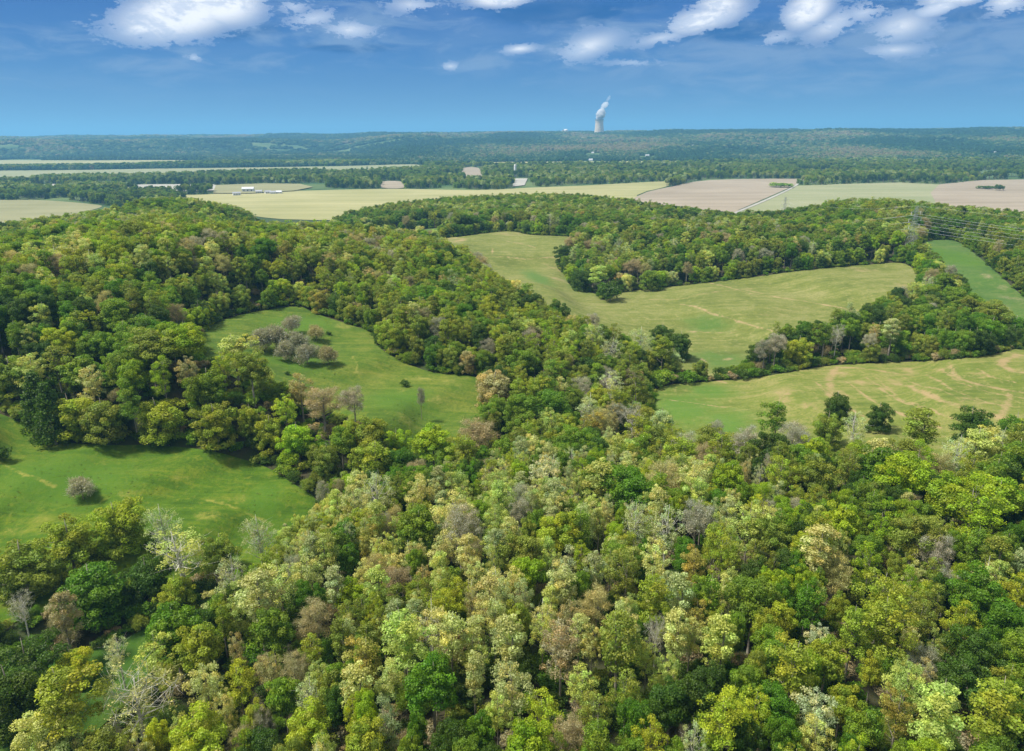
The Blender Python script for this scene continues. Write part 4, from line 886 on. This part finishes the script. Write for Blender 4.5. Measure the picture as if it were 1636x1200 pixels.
# steam: lumpy closed shells with a volume inside
sm_, n = newmat('steam'); pv = n.n('ShaderNodeVolumePrincipled', {'Color': (.98, .98, 1, 1), 'Density': .045, 'Anisotropy': .2})
sm_.node_tree.links.new(pv.outputs[0], n.n('ShaderNodeOutputMaterial').inputs['Volume'])
def puff(parts, dens, name, parent):
    vs = []; fs = []; b = 0
    import bmesh
    bm = bmesh.new(); bmesh.ops.create_icosphere(bm, subdivisions=4, radius=1)
    base = np.array([v.co[:] for v in bm.verts]); fa = np.array([[v.index for v in f.verts] for f in bm.faces]); bm.free()
    # one continuous tube-like body: sweep radii along the plume axis
    n_ = 26; k = 28; ax = np.array([p[:3] for p in parts], float); rr = np.array([p[3] for p in parts], float)
    tt_ = np.linspace(0, len(parts)-1, n_); P = np.stack([np.interp(tt_, range(len(parts)), ax[:, i]) for i in range(3)], 1); Rr_ = np.interp(tt_, range(len(parts)), rr)
    th = np.linspace(0, 2*pi, k, endpoint=False); V = []
    for i in range(n_):
        wob = 1+.55*(fbm(np.cos(th)*1.6+i*.55, np.sin(th)*1.6+i*.4, 81, 3)-.5)*2*.6
        cap = math.sin(min(1, (i+.4)/3)*pi/2)*math.sin(min(1, (n_-i-.4)/4)*pi/2)
        V += [(P[i, 0]+cos(a)*Rr_[i]*w*cap, P[i, 1]+sin(a)*Rr_[i]*w*cap, P[i, 2]) for a, w in zip(th, wob)]
    F = [(i*k+j, i*k+(j+1) % k, (i+1)*k+(j+1) % k, (i+1)*k+j) for i in range(n_-1) for j in range(k)]
    F += [tuple(range(k))[::-1], tuple((n_-1)*k+j for j in range(k))]
    mt = sm_.copy(); mt.name = name; [x for x in mt.node_tree.nodes if x.type == 'PRINCIPLED_VOLUME'][0].inputs['Density'].default_value = dens
    return mk(name, V, F, mt, parent, True)
T = Ht
st = empty('steam_plume', (tx_, ty_, zb)); tag(st, 'white steam drifting up and right from the cooling tower', 'steam')
puff([(0, 0, T-2, 27), (2, 0, T+7, 31), (8, 0, T+28, 43), (15, 0, T+54, 45), (20, 0, T+78, 34), (24, 0, T+100, 20)], .12, 'dense_steam', st)
puff([(26, 0, T+92, 20), (40, 0, T+110, 30), (52, 0, T+132, 34), (60, 0, T+156, 22)], .03, 'thin_steam', st)
puff([(64, 0, T+156, 12), (76, 0, T+176, 18), (86, 0, T+196, 15), (92, 0, T+212, 7)], .012, 'wispy_steam', st)
rx, ry = polar(904, 7250); rz = float(terrain(rx, ry))-3
rb = empty('reactor_building', (rx, ry, rz)); tag(rb, 'small domed reactor building on the horizon left of the cooling tower', 'building')
m = MB(); m.lathe([(21, 0), (21, 38)]+[(21*cos(a), 38+13*sin(a)) for a in np.linspace(.1, 1.5, 8)]+[(.1, 51.2)], 32); m.build('dome', WHITE, rb, True)
m = MB(); m.box(-34, -20, -18, 20, 0, 42); m.box(-44, -34.2, -14, 16, 0, 26); m.build('auxiliary_block', CONC, rb)
m = MB(); m.box(21.5, 44, -20, 20, 0, 31); m.build('turbine_hall', simple('grey_cladding', (.42, .45, .48)), rb)
m = MB(); m.tube([(-26, 0, 42), (-26, 0, 60)], [1.5, 1.2], 8); m.build('vent_stack', WHITE, rb)
mx_, my_ = polar(892, 7250); mh = empty('low_hall', (mx_, my_, float(terrain(mx_, my_))-3)); tag(mh, 'low pale hall on the horizon just left of the domed building', 'building')
m = MB(); m.box(-22, 22, -15, 15, 0, 20); m.build('wall', simple('blue_grey_cladding', (.55, .60, .66)), mh); m = MB(); m.prism([(-23, 20.1), (23, 20.1), (0, 25)], -16, 16); m.build('roof', METAL, mh)

# ------------------------------------------------------------------ houses and farm buildings
ROOFG = simple('grey_roof', (.30, .31, .33), .6); ROOFW = simple('white_roof', (.52, .53, .55), .5)
def house(u, pos, w, label, roof, name='farmhouse', cat='house', dep=None):
    d = dep or w*.6; z = float(terrain(pos[0], pos[1])); b = empty(name, (pos[0], pos[1], z), -math.atan2(pos[0], pos[1])+random.uniform(-.4, .4)); h = w*.32
    tag(b, label, cat, 'white buildings scattered over the far hills')
    m = MB(); m.box(-w/2, w/2, -d/2, d/2, -2, h); m.build('wall', WHITE, b)
    m = MB(); m.prism([(-d/2-.5, h+.01), (d/2+.5, h+.01), (0, h+d*.32)], -w/2-.6, w/2+.6); r = m.build('roof', roof, b); r.rotation_euler = (0, 0, pi/2)
    for i in range(3):
        x = -w*.32+w*.32*i; m = MB(); m.box(x-w*.045, x+w*.045, -d/2-.08, -d/2-.02, h*.35, h*.75); m.build('window' if i != 1 else 'door', DARKM, b)
HL = ['small white house on the far hill left of the cooling tower', 'small white house on the far hill below the cooling tower', 'white house on the far hill right of the cooling tower', 'white house high on the hills between cooling tower and right edge',
      'broad white house among the trees at the far right', 'tiny white house high on the hills near the right edge', 'bright white barn on the thin pale field line', 'white shed beside the small brown plot', 'tiny white house high on the hills left of centre']
for (u, v, w), p, l in zip(HOUSES, hp, HL): house(u, p, w, l, ROOFW if w > 12 else ROOFG)
def fl(u, v): return on_plane(u, v, 5.4)[0]
FARM = [(397, 307, 26, 'long white roofed shed at the left of the farm yard', 12), (414, 308.5, 14, 'small grey shed between the two long farm sheds', 9), (428, 309, 13, 'dark sided shed in the middle of the farm yard', 9),
        (436, 309.5, 12, 'pinkish shed right of the farm yard middle', 9), (446, 309, 12, 'white shed at the right end of the farm yard', 9), (378, 312, 16, 'low pale shed left of the farm yard edge', 8)]
for u, v, w, l, d in FARM: house(u, fl(u, v), w, l, ROOFW if 'white' in l else ROOFG, 'farm_shed', 'shed', d)
p = fl(823, 283); gs = empty('grain_silo', (p[0], p[1], 5)); tag(gs, 'tall thin white silo above the gravel lot', 'silo')
m = MB(); m.lathe([(3.2, 0), (3.2, 34), (2.6, 36), (.1, 37.2)], 20); m.build('barrel', WHITE, gs, True)
m = MB(); m.tube([(4.1, 0, 0), (4.1, 0, 40), (0, 0, 40)], [.5, .5, .4], 6); m.build('elevator_leg', METAL, gs)
m = MB(); m.box(-8, -3.4, -3, 3, 0, 9); m.build('loading_shed', WHITE, gs)

# ------------------------------------------------------------------ pylons and cables
def pylon(u, v, H, rz, label, pos=None):
    P = march([u], [v])[0][0] if pos is None else np.array(pos); b = empty('pylon', tuple(P), rz); tag(b, label, 'pylon', 'lattice pylons of the power line')
    m = MB(); lv_ = [0, 5, 10, 15, 20, 24, 28, 32, 36, H]; wd = [3.6-2.7*min(1, z/32) for z in lv_]
    for sx in (-1, 1):
        for sy in (-1, 1): m.tube([(sx*w, sy*w, z) for w, z in zip(wd, lv_)], [.075]*len(lv_), 4)
    for i in range(len(lv_)-1):
        a, c, z0, z1 = wd[i], wd[i+1], lv_[i], lv_[i+1]
        for s in (-1, 1):
            for q in (-1, 1):
                m.tube([(q*a, s*a, z0), (-q*c, s*c, z1)], [.035, .035], 3); m.tube([(s*a, q*a, z0), (s*c, -q*c, z1)], [.09, .09], 3)
    m.build('lattice_tower', METAL2, b)
    ends = []
    for z, w in ((24.5, 7.5), (29.5, 9.0), (34.5, 6.5)):
        m = MB()
        for s in (-1, 1):
            for y in (-.8, .8): m.tube([(0, y, z), (s*w, 0, z+.4)], [.07, .05], 4); m.tube([(0, y, z+2), (s*w, 0, z+.5)], [.05, .04], 4)
        m.build('crossarm', METAL2, b)
        for s in (-1, 1):
            m = MB(); m.lathe([(.1, z+.3), (.22, z-.2), (.1, z-.6), (.22, z-1.1), (.1, z-1.6), (.2, z-2)], 8, (s*w, 0)); m.build('insulator', WHITE, b)
            ends.append((s*w, 0, z-2))
    ends.append((0, 0, H+.1))
    out = []
    for x, y, z in ends: out.append(np.array([P[0]+x*cos(rz), P[1]+x*sin(rz), P[2]+z]))
    return out
rzp = rad(35)
METAL2 = simple('weathered_steel', (.24, .27, .27), .6, .1, .8)
PA = pylon(1452, 412, 39, rzp, 'faint steel lattice pylon rising above the woods left of the strip')
PF = pylon(1264, 0, 39, rzp, 'far faint lattice pylon behind the woods right of centre', pos=(*polar(1266, 980), float(terrain(*polar(1266, 980)))))
pR = march([1452], [412])[0][0]; dirn = np.array([.80, -.60]); pN = pR[:2]+dirn*330
PNr = pylon(0, 0, 39, rzp, 'lattice pylon just beyond the right edge carrying the cables', pos=(pN[0], pN[1], float(terrain(pN[0], pN[1]))))
CN = ['lower left', 'lower right', 'middle left', 'middle right', 'upper left', 'upper right', 'topmost']
for A_, B_, w in ((PA, PNr, 'power cable sagging over the green strip at the right'), (PF, PA, 'power cable crossing the woods to the far pylon')):
    for i, (a, b) in enumerate(zip(A_, B_)):
        ts = np.linspace(0, 1, 22); L = np.linalg.norm(a-b); sag = L*.028*(.7 if i == 6 else 1)
        m = MB(); m.tube([a*(1-t)+b*t-np.array([0, 0, sag*4*t*(1-t)]) for t in ts], [.055 if i < 6 else .035]*22, 5)
        o = m.build('power_cable', METAL); tag(o, f'{CN[i]} {w}', 'cable', 'power cables')

# ------------------------------------------------------------------ haze
hz, n = newmat('haze_air'); pv = n.n('ShaderNodeVolumePrincipled', {'Color': (.20, .50, .84, 1), 'Density': .000088, 'Anisotropy': .1})
hz.node_tree.links.new(pv.outputs[0], n.n('ShaderNodeOutputMaterial').inputs['Volume'])
m = MB(); m.box(-40000, 40000, -40000, 40000, float(gv[:, 2].min())-8, 520); o = m.build('haze', hz); tag(o, 'thin blue air over the whole valley', 'haze', kind='stuff')
